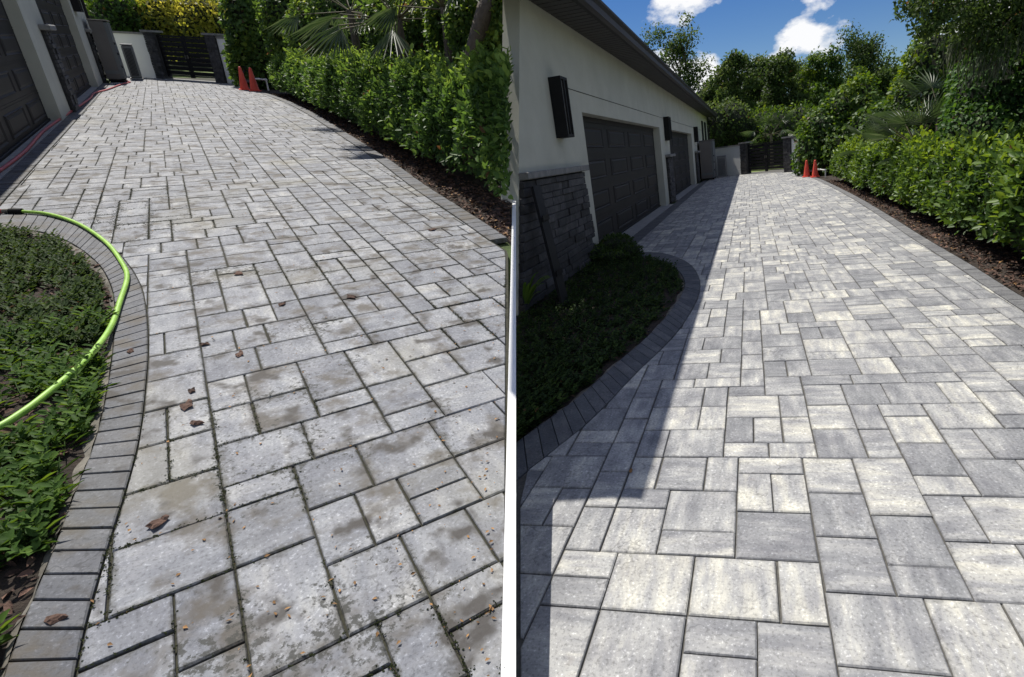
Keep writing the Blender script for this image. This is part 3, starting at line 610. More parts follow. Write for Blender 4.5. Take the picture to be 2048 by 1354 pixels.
# ================================================================== GATES AND BOUNDARY WALLS
def boundary(lot, wl, ua, ub, u_l, u_r, pl, h, tag_):
    # ua..ub whole wall; gate opening u_l..u_r; pillars of width pl outside the opening
    def bar(mb, u0, u1, z0, z1, d0, d1, b=0.0):           # slab along the skewed wall line
        n = np.array([1.2, 1.0])/math.hypot(1.2, 1.0)     # unit normal, pointing away
        P = [np.array([u0, wl(u0)])+n*d0, np.array([u1, wl(u1)])+n*d0, np.array([u1, wl(u1)])+n*d1, np.array([u0, wl(u0)])+n*d1]
        mb.prism([tuple(q) for q in P], z0, z1)
    for (x0, x1, where) in ((ua, u_l-pl, 'left of the gate'), (u_r+pl, ub, 'right of the gate')):
        t = thing(lot, 'boundary_wall', ((x0+x1)/2, wl((x0+x1)/2), 0), 'white boundary wall %s at the end of the %s driveway' % (where, tag_), 'wall')
        m = MB(); bar(m, x0, x1, -.05, h-.08, 0, .2); part(t, 'wall', m, 'stucco_white')
        m = MB(); bar(m, x0, x1, h-.0795, h, -.04, .24); part(t, 'coping', m, 'stone_cap')
    for (x0, x1, where) in ((u_l-pl, u_l, 'left'), (u_r, u_r+pl, 'right')):
        t = thing(lot, 'gate_pillar', ((x0+x1)/2, wl((x0+x1)/2), 0), 'dark stone gate pillar on the %s of the gate, %s driveway' % (where, tag_), 'pillar')
        m = MB(); bar(m, x0+.02, x1-.02, -.05, h+.02, -.06, .3); o = part(t, 'shaft', m, 'stone'); set_attr(o.data, 'rnd', 'FLOAT', np.full(len(m.v), .2))
        m = MB(); rn = []; z = 0.01; rng = random.Random(int(x0*99)+5)
        while z < h:
            hh = rng.uniform(.07,.12); s_ = x0
            while s_ < x1-.02:
                w_ = min(rng.uniform(.10,.3), x1-s_); bar(m, s_+.003, s_+w_-.003, z, min(z+hh-.006,h+.02), -.065-rng.uniform(.01,.04), -.05); rn += [rng.random()]*8; s_ += w_
            z += hh
        o = part(t, 'stonework', m, 'stone'); set_attr(o.data, 'rnd', 'FLOAT', np.array(rn))
        m = MB(); bar(m, x0-.05, x1+.05, h+.021, h+.10, -.13, .36); part(t, 'cap_stone', m, 'stone_cap')
    mid = (u_l+u_r)/2
    for (x0, x1, where) in ((u_l+.01, mid-.008, 'left'), (mid+.008, u_r-.01, 'right')):
        t = thing(lot, 'gate_leaf', ((x0+x1)/2, wl((x0+x1)/2), 0), '%s leaf of the black slatted metal gate, %s driveway' % (where, tag_), 'gate', 'black slatted gate leaves')
        f = MB(); sw = .05
        for (a, b_) in ((x0, x0+sw), (x1-sw, x1)): bar(f, a, b_, .10, h-.06, .05, .12)
        bar(f, x0+sw, x1-sw, h-.12, h-.06, .05, .12); bar(f, x0+sw, x1-sw, .16, .20, .05, .12); part(t, 'frame', f, 'black')
        n_ = 8; sp = (h-.12-.20)/n_
        for k_ in range(n_):
            s_ = MB(); bar(s_, x0+sw*.8, x1-sw*.8, .215+k_*sp, .215+k_*sp+sp*.80, .06, .085); part(t, 'slat', s_, 'black')
        l = MB(); e = x1-.03 if where == 'left' else x0+.03; bar(l, e-.015, e+.015, .85, 1.0, .02, .05); part(t, 'latch', l, 'brass')
    s_ = MB(); bar(s_, u_l, u_r, -.04, .015, -.15, .3); solo(lot, 'threshold', s_, 'concrete', (0,0,0), kind='structure')
    g = MB(); bar(g, -14 if lot is CLEAN else -9, 14 if lot is CLEAN else 3.5, -.05, -.045, .25, 18 if lot is CLEAN else 9); solo(lot, 'lawn', g, 'lawn_lit', (0,0,0), kind='structure')
M['lawn_lit'] = basic('sunlit_lawn', (0.10,0.15,0.03), (0.20,0.26,0.06), 6, 0.9, 0.6, 0.05)  # lawn colour lightened to carry the sunlight beyond the gates
boundary(DIRTY, D_wall, -2.6, 3.6, 0.05, 1.75, .32, 1.78, 'stained')
boundary(CLEAN, C_wall, -2.85, 3.6, -0.11, 1.94, .36, 1.80, 'washed')

# ================================================================== THINGS ON THE DRIVEWAYS
def cabinet(lot, u0, u1, v0, v1, h, label):
    t = thing(lot, 'equipment_cabinet', ((u0+u1)/2, (v0+v1)/2, 0), label, 'cabinet')
    m = MB(); m.box(u0, u1-.12, v0, v1, .10, h, .02); part(t, 'body', m, 'cab')
    m = MB(); m.box(u1-.118, u1, v0+.02, v1-.02, .12, h-.03, .02); d = part(t, 'door', m, 'cab_side')
    for z in (.5, .95, 1.3): m = MB(); m.box(u1, u1+.03, v0+.06, v0+.3, z, z+.09, .008); part(d, 'latch', m, 'black')
    m = MB(); m.box(u0+.02, u1-.02, v0-.004, v0-.001, .3, .42); part(t, 'vent', m, 'cab_side')
    m = MB(); m.box(u0-.02, u1+.01, v0-.02, v1+.02, h+.001, h+.04, .01); part(t, 'lid', m, 'cab')
    m = MB(); m.box(u0+.03, u1-.03, v0+.03, v1-.03, .045, .10); part(t, 'base', m, 'black')
    for a in (u0+.06, u1-.12):
        for b in (v0+.06, v1-.18): m = MB(); m.box(a, a+.08, b, b+.12, .004, .045, .01); part(t, 'foot', m, 'black')
def condenser(lot, u0, u1, v0, v1, h, label):
    t = thing(lot, 'air_conditioner', ((u0+u1)/2, (v0+v1)/2, 0), label, 'air conditioner')
    m = MB(); m.box(u0, u1, v0, v1, .06, h, .04); part(t, 'body', m, 'ac')
    m = MB(); m.box(u0-.04, u1+.04, v0-.04, v1+.04, .004, .058, .01); part(t, 'pad', m, 'concrete')
    m = MB(); m.box(u0-.015, u1+.015, v0-.015, v1+.015, h+.001, h+.05, .02); part(t, 'top_cover', m, 'ac')
    n = 6
    for k in range(n):
        x = u0+.06+(u1-u0-.12)*(k+.5)/n; m = MB(); m.box(x-.009, x+.009, v0-.022, v0-.001, .14, h-.1, .004); part(t, 'grille_bar', m, 'black')
cabinet(DIRTY, -1.80, -1.26, 30.5, 32.4, 2.08, 'tall taupe equipment cabinet against the garage wall, stained driveway')
condenser(DIRTY, -1.16, -.80, 32.6, 33.5, 1.27, 'ribbed grey air conditioner unit beside the cabinet, stained driveway')
cabinet(CLEAN, -2.80, -2.02, 34.3, 36.3, 2.22, 'tall dark equipment cabinet in shade at the end of the washed driveway')
condenser(CLEAN, -1.95, -1.40, 36.2, 37.1, 1.22, 'ribbed dark air conditioner unit in front of the wall, washed driveway')
def cone(lot, x, y, h, label):
    u, v = lot.ground(x, y); t = thing(lot, 'traffic_cone', (u, v, 0), label, 'traffic cone', 'orange traffic cones')
    m = MB(); m.box(u-.19, u+.19, v-.19, v+.19, .004, .035, .012); part(t, 'base', m, 'orange')
    m = MB(); rr = [(.15,.036),(.145,.06),(.05,h*.93),(.038,h*.985),(.022,h)]
    m.loft([[(u+r*math.cos(a), v+r*math.sin(a), z) for a in np.linspace(0,2*math.pi,16,endpoint=False)] for r,z in rr]); smooth(part(t, 'cone', m, 'orange'))
cone(DIRTY, 490, 180, .80, 'left orange traffic cone by the ivy, stained driveway')
cone(DIRTY, 510.5, 182.5, .80, 'right orange traffic cone next to the white pipe, stained driveway')
cone(CLEAN, 1613.5, 354, .74, 'left orange traffic cone by the vines, washed driveway')
cone(CLEAN, 1630.5, 354.5, .74, 'right orange traffic cone nearest the hedge end, washed driveway')
def backflow(lot, x, y, x2, label, label2, s):
    u, v = lot.ground(x, y); v += .25; t = thing(lot, 'water_valve', (u, v, 0), label, 'valve')
    m = MB()
    m.tube([(u-.1*s,v,0),(u-.1*s,v,.55*s),(u-.02*s,v,.72*s),(u+.1*s,v,.72*s),(u+.14*s,v,.5*s),(u+.14*s,v,0)], .035*s, 8); part(t, 'loop_pipe', m, 'bronze')
    m = MB(); m.tube([(u-.1*s,v,.2*s),(u-.1*s,v,.42*s)], .075*s, 10); m.box(u-.04*s, u+.1*s, v-.05, v+.05, .26*s, .36*s, .01); part(t, 'valve_body', m, 'cab_side')
    m = MB(); m.tube([(u+.02*s,v,.72*s),(u+.02*s,v,.86*s)], .02*s, 6); m.tube([(u-.06*s,v,.86*s),(u+.1*s,v,.86*s)], .016*s, 6); part(t, 'handle', m, 'black')
    a, b = lot.ground(x+8, y), lot.ground(x2, y+2)
    t = thing(lot, 'pvc_pipe', (b[0], b[1], 0), label2, 'pipe')
    m = MB(); hz = .42*s; m.tube([(a[0]+.05,a[1]+.2,hz),(b[0]-.02,b[1],hz)], .03*s, 8); m.tube([(b[0],b[1],hz+.03),(b[0],b[1],0)], .03*s, 8); part(t, 'pipe', m, 'pvc')
    m = MB(); m.tube([(b[0]-.06,b[1],hz),(b[0]+.035,b[1],hz)], .04*s, 8); m.tube([((a[0]+b[0])/2-.05,(a[1]+.2+b[1])/2,hz),((a[0]+b[0])/2+.05,(a[1]+.2+b[1])/2,hz)], .04*s, 8); part(t, 'coupling', m, 'pvc')
backflow(DIRTY, 500, 179, 537, 'small dark water valve between the two cones, stained driveway', 'white plastic pipe elbow beside the cones, stained driveway', .9)
backflow(CLEAN, 1622, 353, 1651, 'small dark water valve between the two cones, washed driveway', 'white plastic pipe elbow beside the cones, washed driveway', .75)
# hoses
def hose_path(pts): return [(u, v, .026+.06*(lambda f: f*f*(3-2*f))(min(1,max(0,(4.7-v)/1.2)))) for u, v in curve(pts, 8)]
def lay(pts, z): return [(u, v, z) for u, v in curve(pts, 8)]
t = thing(DIRTY, 'garden_hose', (-0.6, 5.2, 0), 'lime green garden hose curving along the bed border', 'hose')
m = MB(); m.tube(hose_path([(-1.50,8.16),(-1.28,7.93),(-1.02,7.39),(-0.78,6.58),(-0.65,5.88),(-0.605,5.45),(-0.63,4.92),(-0.655,4.46),(-0.69,4.14),(-0.74,3.86),(-0.82,3.60),(-0.92,3.38),(-1.04,3.24),(-1.4,3.0),(-2.2,2.9),(-3.2,3.2)]), .0165, 12); smooth(part(t, 'tube', m, 'green_hose'))
m = MB(); m.tube([(-1.50,8.16,.03),(-1.56,8.19,.03),(-1.60,8.21,.03)], [.028,.028,.025], 10); part(t, 'coupling', m, 'black')
m = MB(); m.tube([(-1.60,8.21,.03),(-1.65,8.23,.03)], .022, 10); part(t, 'metal_fitting', m, 'brass')
m = MB(); m.tube(lay([(-1.66,8.235),(-1.85,8.3),(-2.15,8.6),(-2.1,9.6),(-2.02,10.8),(-1.98,12.5),(-2.03,15.0),(-1.97,17.7),(-1.90,20.0),(-1.84,22.5),(-1.86,24.5),(-1.66,25.9),(-1.38,28.8),(-1.15,30.4),(-1.30,31.0)], .03), .022, 8)
o = solo(DIRTY, 'garden_hose', m, 'red_hose', (-2,17,0), 'faded red hose running along the garage doors', 'hose'); smooth(o)
# bark pieces and seed pods dropped on the stained driveway
def chip(lot, x, y, s, seed, label, mat='mulch', name='bark_piece', cat='bark'):
    u, v = lot.ground(x, y); rng = random.Random(seed); m = MB(); n = 9; a0 = rng.random()*6
    out = [(s*(1+.35*math.sin(3*k+a0))*math.cos(2*math.pi*k/n), .62*s*(1+.3*math.cos(2*k+a0))*math.sin(2*math.pi*k/n)) for k in range(n)]
    rot = lambda q: (u+q[0]*math.cos(a0)-q[1]*math.sin(a0), v+q[0]*math.sin(a0)+q[1]*math.cos(a0))
    m.loft([[(*rot((q[0]*k_, q[1]*k_)), z+.004*math.sin(i*2+seed)) for i, q in enumerate(out)] for k_, z in ((.85,.005),(1,.009),(.6,.015))])
    o = solo(lot, name, m, mat, (u,v,0), label, cat, 'bark and pods dropped on the pavers'); set_attr(o.data, 'rnd', 'FLOAT', np.full(len(m.v), rng.random()))
for i, (x, y, s, lb) in enumerate([(375,812,.045,'large reddish bark piece on the pale paver near the border'), (385,783,.026,'dark bark flake just above the large bark piece'),
    (318,1047,.040,'round dark seed pod on the lower left paver'), (478,548,.05,'dark bark clump in the middle distance of the stained driveway'), (703,595,.045,'dark pod lying alone on the middle pavers'),
    (480,710,.035,'reddish bark scrap beside the yellowed pavers'), (410,690,.028,'small brown bark scrap on the grey paver left of centre'), (865,460,.05,'small dark pod near the right edge of the stained driveway'),
    (395,848,.03,'orange brown bark sliver in the paver joint'), (115,1240,.030,'dark bark piece on the lowest border bricks'), (262,704,.028,'small pod on the curved border bricks'), (565,610,.03,'grey twig scrap on the central stained pavers')]):
    chip(DIRTY, x, y, s, i+3, lb)
chip(CLEAN, 1262, 944, .016, 51, 'tiny brown pod at the end of the roof shadow', 'litter', 'seed_pod', 'pod')
def litter(lot, name, n, region, size, mat, label, cat):
    rng = np.random.default_rng(5); P = np.array(region(rng, n)); N = len(P)
    a = rng.uniform(0, 6.28, N); D = np.c_[np.cos(a), np.sin(a), rng.normal(0,.12,N)]; Nn = np.c_[rng.normal(0,.3,N), rng.normal(0,.3,N), np.ones(N)]
    L = rng.uniform(*size, N); me = leaf_mesh(name, P, D, Nn, L, L*rng.uniform(.3,.7,N), rng.random(N), fold=.4)
    solo(lot, name, me, mat, (0,0,0), label, cat, kind='stuff')
def on_drive(rng, n):
    out = []
    while len(out) < n:
        v = 1.0+33*rng.random()**1.6; ul, ur = d_ul(v), d_ur(v); f = rng.random(); f = f if rng.random() < .6 else 1-(1-f)**3
        out.append((ul+(ur-.05-ul)*f, v, .006))
    return out
litter(DIRTY, 'leaf_litter', 1500, on_drive, (.007,.022), 'litter', 'scattered orange brown leaf litter on the stained pavers', 'leaf litter')

b0, vt = CLEAN.ground(1128, 612), 7.15
t = thing(CLEAN, 'leaning_board', (*b0, 0), 'dark board leaning against the stone wall beside the shaded bed', 'board')
m = MB(); A_, Z_ = np.array([b0[0], b0[1], -.02]), np.array([UF+.14, vt, 1.50]); sd = np.array([0, .13, 0]); th = np.array([.035, 0, .02])
m.loft([[A_-sd, A_+sd, A_+sd+th, A_-sd+th], [Z_-sd, Z_+sd, Z_+sd+th, Z_-sd+th]]); part(t, 'plank', m, 'black')
for f in (.25, .7):
    c = A_+(Z_-A_)*f; m = MB(); m.loft([[c-sd*.9+th*1.05, c+sd*.9+th*1.05, c+sd*.9+th*1.6, c-sd*.9+th*1.6], [c-sd*.9+th*1.05+[0,0,.07], c+sd*.9+th*1.05+[0,0,.07], c+sd*.9+th*1.6+[0,0,.07], c-sd*.9+th*1.6+[0,0,.07]]]); part(t, 'batten', m, 'black')
def joint_moss():
    rng = np.random.default_rng(8); P = []
    for p in ps_dirty:
        if p['c'][1] > 9.5: continue
        n = p['V'].shape[0]//3; R_ = p['V'][n:2*n]
        for i in range(n):
            a, b = R_[i], R_[(i+1) % n]; L = np.linalg.norm(b-a); m_ = (a+b)/2
            dens = 22*max(0, math.sin(m_[0]*2.3+m_[1]*1.1)+.9*math.sin(m_[1]*2.9-m_[0]*1.7)+.25)
            d0 = math.hypot(m_[0]+.75, (m_[1]-7.5)*.7)
            if d0 < .75: dens += 120*(1-d0/.75)
            for k in range(rng.poisson(dens*L)):
                f = rng.random(); q = a+(b-a)*f; P.append((q[0]+rng.normal(0,.004+.02*(d0<.75)), q[1]+rng.normal(0,.004+.02*(d0<.75)), .001))
    P = np.array(P); N = len(P); P = np.repeat(P, 4, axis=0)+np.c_[rng.normal(0,.005,(4*N,2)), rng.uniform(-.003,.002,4*N)]; a = rng.uniform(0,6.28,4*N); L = rng.uniform(.004,.011,4*N)
    me = leaf_mesh('joint_moss', P, np.c_[np.cos(a), np.sin(a), rng.uniform(0,.25,4*N)], unit(4*N)*.4+np.array([0,0,1]), L, L*.7, np.clip(rng.normal(.22,.16,4*N),.03,1))
    solo(DIRTY, 'joint_moss', me, 'joint_moss', (0,0,0), 'dark green moss growing in the joints of the stained driveway', 'moss', kind='stuff')
M['joint_moss'] = leaf_mat('dark_joint_moss', (0.014,0.018,0.008), (0.030,0.038,0.014), (0.09,0.10,0.03), 0.15, 0.9, 0.05)
joint_moss()
# ================================================================== PLANTS
def hedge(lot, pts, h_near, h_far, depth, n, mat, label, side=None, leaf=.084, singles=150):
    C = curve(pts, 8); s = np.r_[0, np.cumsum(np.linalg.norm(np.diff(C,axis=0),axis=1))]; S_ = s[-1]
    c0 = C[len(C)//2]; t = thing(lot, 'hedge', (c0[0]+depth/2, c0[1], 0), label, 'hedge')
    tt = S_*RNG.random(n)**1.35; ph = RNG.uniform(0.02, math.pi*.80, n)
    bx, by = np.interp(tt, s, C[:,0]), np.interp(tt, s, C[:,1]); H = h_near+(h_far-h_near)*(by-C[0,1])/(C[-1,1]-C[0,1])
    cs, sn = np.cos(ph), np.sin(ph); ex = np.sign(cs)*np.abs(cs)**.5; ez = sn**.6
    P = np.c_[bx+depth/2*(1-ex), by, .10+(H-.10)*ez]; Nn = np.c_[-ex, np.full(n,-.25), ez]; Nn /= np.linalg.norm(Nn,axis=1,keepdims=True)
    dsp = .13*wob(P, 1.3)+.10*wob(P, 4.6, 1.3)+RNG.normal(0,.055,n)-.06*(RNG.random(n)<.4)
    lowcut = np.clip((.45-P[:,2])/.45,0,1); P = P+Nn*dsp[:,None]; P[:,0] += .06*lowcut*(ex>0)
    P[:,2] += .10*np.sin(by*2.1)*ez+.07*np.sin(by*5.3+1)*ez; shoots = (RNG.random(n) < .14) & (ez > .8); P[shoots, 2] += RNG.uniform(0,.22,shoots.sum())
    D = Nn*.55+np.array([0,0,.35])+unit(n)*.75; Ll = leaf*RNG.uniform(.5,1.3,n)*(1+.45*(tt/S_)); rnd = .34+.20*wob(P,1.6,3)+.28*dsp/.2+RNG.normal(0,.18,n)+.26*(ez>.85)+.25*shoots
    ok = P[:,2] > .05
    if side is not None: ok &= side(P)
    P, D, Nn, Ll, rnd, tt = P[ok], D[ok], Nn[ok], Ll[ok], rnd[ok], tt[ok]; Nl = Nn*.8+unit(len(P))*.5+np.array([0,0,.45])
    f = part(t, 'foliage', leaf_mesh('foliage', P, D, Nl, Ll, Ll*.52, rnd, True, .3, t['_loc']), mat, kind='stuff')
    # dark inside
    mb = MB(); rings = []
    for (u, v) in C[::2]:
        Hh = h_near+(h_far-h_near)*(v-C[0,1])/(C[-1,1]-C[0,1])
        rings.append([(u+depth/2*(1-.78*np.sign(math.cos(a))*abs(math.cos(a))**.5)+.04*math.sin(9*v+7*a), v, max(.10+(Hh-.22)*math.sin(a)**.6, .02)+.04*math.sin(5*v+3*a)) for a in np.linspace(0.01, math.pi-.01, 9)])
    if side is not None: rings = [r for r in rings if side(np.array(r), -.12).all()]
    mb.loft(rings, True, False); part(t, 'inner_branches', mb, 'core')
    for v in np.arange(C[0,1]+1.2, C[-1,1], 1.1):
        u = float(np.interp(v, C[:,1], C[:,0]))+depth*.35; m = MB(); m.tube([(u,v,-.03),(u+.03,v+.05,.4),(u-.05,v+.1,.75)], [.022,.016,.01], 6)
        if side is None or side(np.array(m.v)).all(): part(t, 'stem', m, 'stem')
    # the nearest leaves singly
    vis = lot.project(P); front = (vis[:,0] > 5) & (vis[:,0] < 2043) & (vis[:,1] > 0) & (vis[:,1] < 1350); d = np.linalg.norm(P-[0,0,CAM_H],axis=1)
    score = np.where(front, Ll/d*(.4+RNG.random(len(P))), 0); idx = np.argsort(-score)[:singles]
    base = [leaf_mesh('leaf', np.zeros((1,3)), np.array([[0,1.0,0]]), np.array([[0,0,1.0]]), np.array([1.0]), np.array([.52]), np.array([r]), True, .3) for r in (.45,.6,.75,.9)]
    for b in base: put(b, mat)
    lc = np.array(t['_loc'])
    for i in idx:
        q = P[i]+Nn[i]*.06-lc; y = D[i]/np.linalg.norm(D[i]); x = np.cross(y, Nl[i]); x /= np.linalg.norm(x); z = np.cross(x, y); L_ = Ll[i]*1.1
        o = bpy.data.objects.new('leaf', base[random.randrange(4)]); COL.objects.link(o); o.parent = t
        o.matrix_local = Matrix(((x[0]*L_,y[0]*L_,z[0]*L_,q[0]),(x[1]*L_,y[1]*L_,z[1]*L_,q[1]),(x[2]*L_,y[2]*L_,z[2]*L_,q[2]),(0,0,0,1)))
    return t
d_side = lambda P, s=0.0: line_side(DIRTY, P) < -.03+s
hedge(DIRTY, [(2.74,5.2),(2.82,6.4),(2.90,8.7),(2.95,11.1),(3.0,13.7),(3.14,18.2),(3.12,22.4),(3.08,25.6)], 1.46, 1.05, 1.5, 62000, 'hedge_lightened', 'long dense green hedge along the stained driveway', d_side)
hedge(CLEAN, [(2.72,3.0),(2.78,5.0),(2.84,7.2),(2.95,9.4),(2.98,11.4),(3.06,14.6),(3.14,18.5),(3.16,23.8)], 1.28, 1.08, 1.6, 66000, 'hedge_lit', 'long dense sunlit green hedge along the washed driveway', None)

def bush(lot, name, blobs, n, leaf, mat, label, cat, trunk=None, side=None, group=None, droop=.0, core=.84, shell=(.82,1.05), wide=.6, bright=0.0):
    c = np.mean([b[0] for b in blobs], axis=0); loc = (float(c[0]), float(c[1]), 0.0) if trunk is None else (*trunk[0][:2], 0.0)
    t = thing(lot, name, loc, label, cat, group)
    P, Nn = scatter_blobs(blobs, n, shell); ok = np.ones(len(P), bool) if side is None else side(P); P, Nn = P[ok], Nn[ok]; N = len(P)
    D = Nn*.5+unit(N)*.8+np.array([0,0,.3-droop]); Nl = Nn+unit(N)*.6+np.array([0,0,.3]); Ll = leaf*RNG.uniform(.6,1.3,N)
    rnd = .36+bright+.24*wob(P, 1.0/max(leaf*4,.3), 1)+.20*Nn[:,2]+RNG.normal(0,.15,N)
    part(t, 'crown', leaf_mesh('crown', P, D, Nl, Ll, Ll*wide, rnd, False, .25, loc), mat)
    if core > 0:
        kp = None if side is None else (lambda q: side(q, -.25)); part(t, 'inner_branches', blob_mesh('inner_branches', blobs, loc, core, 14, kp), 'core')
    if trunk is not None:
        m = MB(); m.tube(trunk, [(.06+.020*trunk[-1][2])*(1-.6*i/(len(trunk)-1)) for i in range(len(trunk))], 8)
        ok = side is None or side(np.array(m.v)).all()
        if ok: smooth(part(t, 'trunk', m, 'trunk'))
    return t
def tree(lot, px, top, v, wpx, leaf, n, mat, label, name='broadleaf_tree', group=None, low=.2, nb=26, side=None, bright=0.0, seed=0, open_=False):
    u, h = lot.at(px, top, v); R_ = wpx/2*v/F_PX*1.05; rng = random.Random(seed*77+int(px)); bl = []; loc = (u, v, 0)
    t = thing(lot, name, loc, label, 'tree', group)
    tp = [(u, v, 0), (u+.1*R_*rng.uniform(-1,1), v, h*.3), (u+.2*R_*rng.uniform(-1,1), v+.1, h*.6), (u+.1*R_*rng.uniform(-1,1), v, h*.93)]
    m = MB(); rr = .014*h+.04; m.tube(curve(tp,4), np.linspace(rr, rr*.25, 13), 8)
    for k in range(nb//2):
        f = low+(1-low)*((k+rng.random())/(nb//2))**.9; a = k*2.4+rng.uniform(-.5,.5); env = (1-f)/(1-low); env = min(1, .30+1.1*env)*rng.uniform(.45,1.15)
        z0 = max(.12, f-.22)*h; Lm = R_*env; el = rng.uniform(.15,.75); e = (u+Lm*math.cos(a), v+Lm*math.sin(a)*.8, min(h*.98, z0+.22*h*rng.uniform(.6,1.1)+Lm*el*.4))
        m.tube([(u, v, z0), (u+.5*(e[0]-u), v+.5*(e[1]-v), z0+.45*(e[2]-z0)), e], [rr*.38, rr*.24, rr*.06], 5)
        for t_ in (.45, .72, 1.0):
            r = R_*rng.uniform(.13,.27); bl.append(((u+t_*(e[0]-u)+rng.gauss(0,.12)*R_, v+t_*(e[1]-v)+rng.gauss(0,.1)*R_, z0+t_*(e[2]-z0)+rng.uniform(-.05,.15)*R_), (r, r, r*rng.uniform(.6,1.1))))
    bl.append(((u+.1*R_, v, h-R_*.15), (R_*.15, R_*.15, R_*.22)))
    smooth(part(t, 'trunk', m, 'trunk'))
    P, Nn = scatter_blobs(bl, n, (.35,1.12) if open_ else (.3,1.25), 3.0/R_+.6); ok = np.ones(len(P),bool) if side is None else side(P); P, Nn = P[ok], Nn[ok]; N = len(P)
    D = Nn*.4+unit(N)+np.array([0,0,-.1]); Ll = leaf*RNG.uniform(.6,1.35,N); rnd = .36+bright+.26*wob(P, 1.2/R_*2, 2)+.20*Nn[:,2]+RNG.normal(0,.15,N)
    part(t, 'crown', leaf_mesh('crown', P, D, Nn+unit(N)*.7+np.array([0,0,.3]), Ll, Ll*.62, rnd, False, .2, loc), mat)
    return t
def fan_palm(lot, u, v, h, nf, fl, label, name='palmetto', seed=0, side=None, droop=.5, mat='palm'):
    rng = random.Random(seed); t = thing(lot, name, (u, v, 0), label, 'palm')
    m = MB(); m.tube([(u,v,0),(u+.03,v,h*.5),(u,v,h)], [.12,.10,.08], 8); part(t, 'trunk', m, 'trunk')
    for k in range(nf):
        a = k*2.4+rng.uniform(-.3,.3); el = rng.uniform(-.15,1.15); d = np.array([math.cos(a)*math.cos(el), math.sin(a)*math.cos(el), math.sin(el)])
        st = fl*rng.uniform(.7,1.0); p1 = np.array([u,v,h])+d*st; p1[2] -= .12*st
        upv = np.array([-math.cos(a)*math.sin(el), -math.sin(a)*math.sin(el), math.cos(el)]); sd = np.cross(d, upv); nb = 17; P, D, L = [], [], []
        for b in np.linspace(-1.25, 1.25, nb):
            q = d*math.cos(b)+sd*math.sin(b); P.append(p1); D.append(q-np.array([0,0,droop*(.35+.4*abs(b))])); L.append(fl*.75*(1-.22*abs(b)))
        P, D, L = np.array(P), np.array(D), np.array(L)
        if side is not None and not side(P+D*L[:,None]*.9).all(): continue
        fr = part(t, 'frond', leaf_mesh('frond', P, D, np.tile(upv,(nb,1)), L, L*.055, np.clip(RNG.normal(.5,.16,nb),0,1), False, .5, t['_loc']), mat)
        s_ = MB(); s_.tube([(u,v,h-.03), tuple(p1)], [.016,.010], 5); part(fr, 'stalk', s_, 'stem')
    return t
def B(lot, px, py, v, rx, ry, depth):                      # a foliage mass seen at (px,py), half sizes in photo pixels
    u, h = lot.at(px, py, v); s = v/F_PX; return ((u, v, h), (rx*s, depth, ry*s))

# ---- beyond and beside the washed driveway
T = CLEAN; gfar = 'tall trees beyond the washed driveway gate'
for i, (px, top, v, wd, lb, mt, br) in enumerate([
    (1352, 78, 62, 150, 'round oak crown rising behind the dark roof edge', 'oak', .02),
    (1462, 118, 52, 74, 'slender feathery tree left of the gate', 'oak', .05), (1510, 128, 60, 84, 'upright tree directly above the gate', 'oak', 0),
    (1556, 120, 55, 84, 'dark upright tree above the right gate pillar', 'oak', -.05), (1604, 146, 64, 90, 'lower rounded tree right of the gate trees', 'oak', 0),
    (1655, 112, 56, 84, 'yellow green tree beside the tallest tree', 'vine', .05), (1728, 88, 60, 120, 'tallest dark tree with a ragged top above the vine mound', 'oak', -.08), (1415, 185, 56, 70, 'low dark tree showing past the end of the roof', 'oak', -.05),
    (1778, 150, 58, 74, 'thin far tree right of the tallest tree', 'oak', 0)]):
    tree(T, px, top-14, v, wd*1.35, .25, 12000, mt, lb, group=gfar, seed=i, bright=br, nb=30, low=.16)
for i, (px, top, v, wd, lb, mt) in enumerate([(1446, 205, 46, 90, 'shady shrub behind the left boundary wall, washed side', 'oak'), (1512, 222, 48, 90, 'low green shrub behind the washed driveway gate', 'vine'), (1585, 215, 45, 90, 'leafy shrub behind the right gate pillar, washed side', 'vine')]):
    bush(T, 'shrub', [B(T, px+dx, top+dy, v+k, 34, 44, 1.6) for k, (dx, dy) in enumerate(((-26,52),(20,44),(0,75),(30,85),(-34,95)))], 6000, .24, mt, lb, 'shrub', group='shrubs behind the washed driveway gate', bright=.02)
def vine_mass(lot, blobs, n, leaf, mat, label, side=None, bright=0.0, core=.86, group=None):
    t = bush(lot, 'vine_thicket', blobs, n, leaf, mat, label, 'vines', side=side, droop=.9, core=core, shell=(.9,1.06), wide=.75, bright=bright, group=group)
    return t
vine_mass(T, [B(T,1722,235,29.5,34,62,1.6), B(T,1690,255,29.8,48,70,1.7), B(T,1650,282,29.5,46,58,1.5), B(T,1625,310,29,30,50,1.2), B(T,1690,310,28.5,60,50,1.4), B(T,1735,290,28,40,60,1.3)], 15000, .20, 'vine', 'tall sloping vine covered mound beside the cones, washed driveway', bright=.05)
vine_mass(T, [B(T,1772,262,25,32,50,1.1), B(T,1750,290,25,40,44,1.0), B(T,1795,295,24.5,34,50,1.0)], 8000, .16, 'vine', 'dark rounded vine bush between the two taller vine masses', bright=-.08)
vine_mass(T, [B(T,1868,142,20,48,62,1.2), B(T,1850,205,20,54,60,1.3), B(T,1875,260,19.5,66,60,1.2), B(T,1830,262,20,40,60,1.0), B(T,1905,190,20.5,50,80,1.2), B(T,1815,190,21,26,40,.8)], 16000, .135, 'vine', 'big bright vine covered tree rising behind the sunlit hedge', bright=.06)
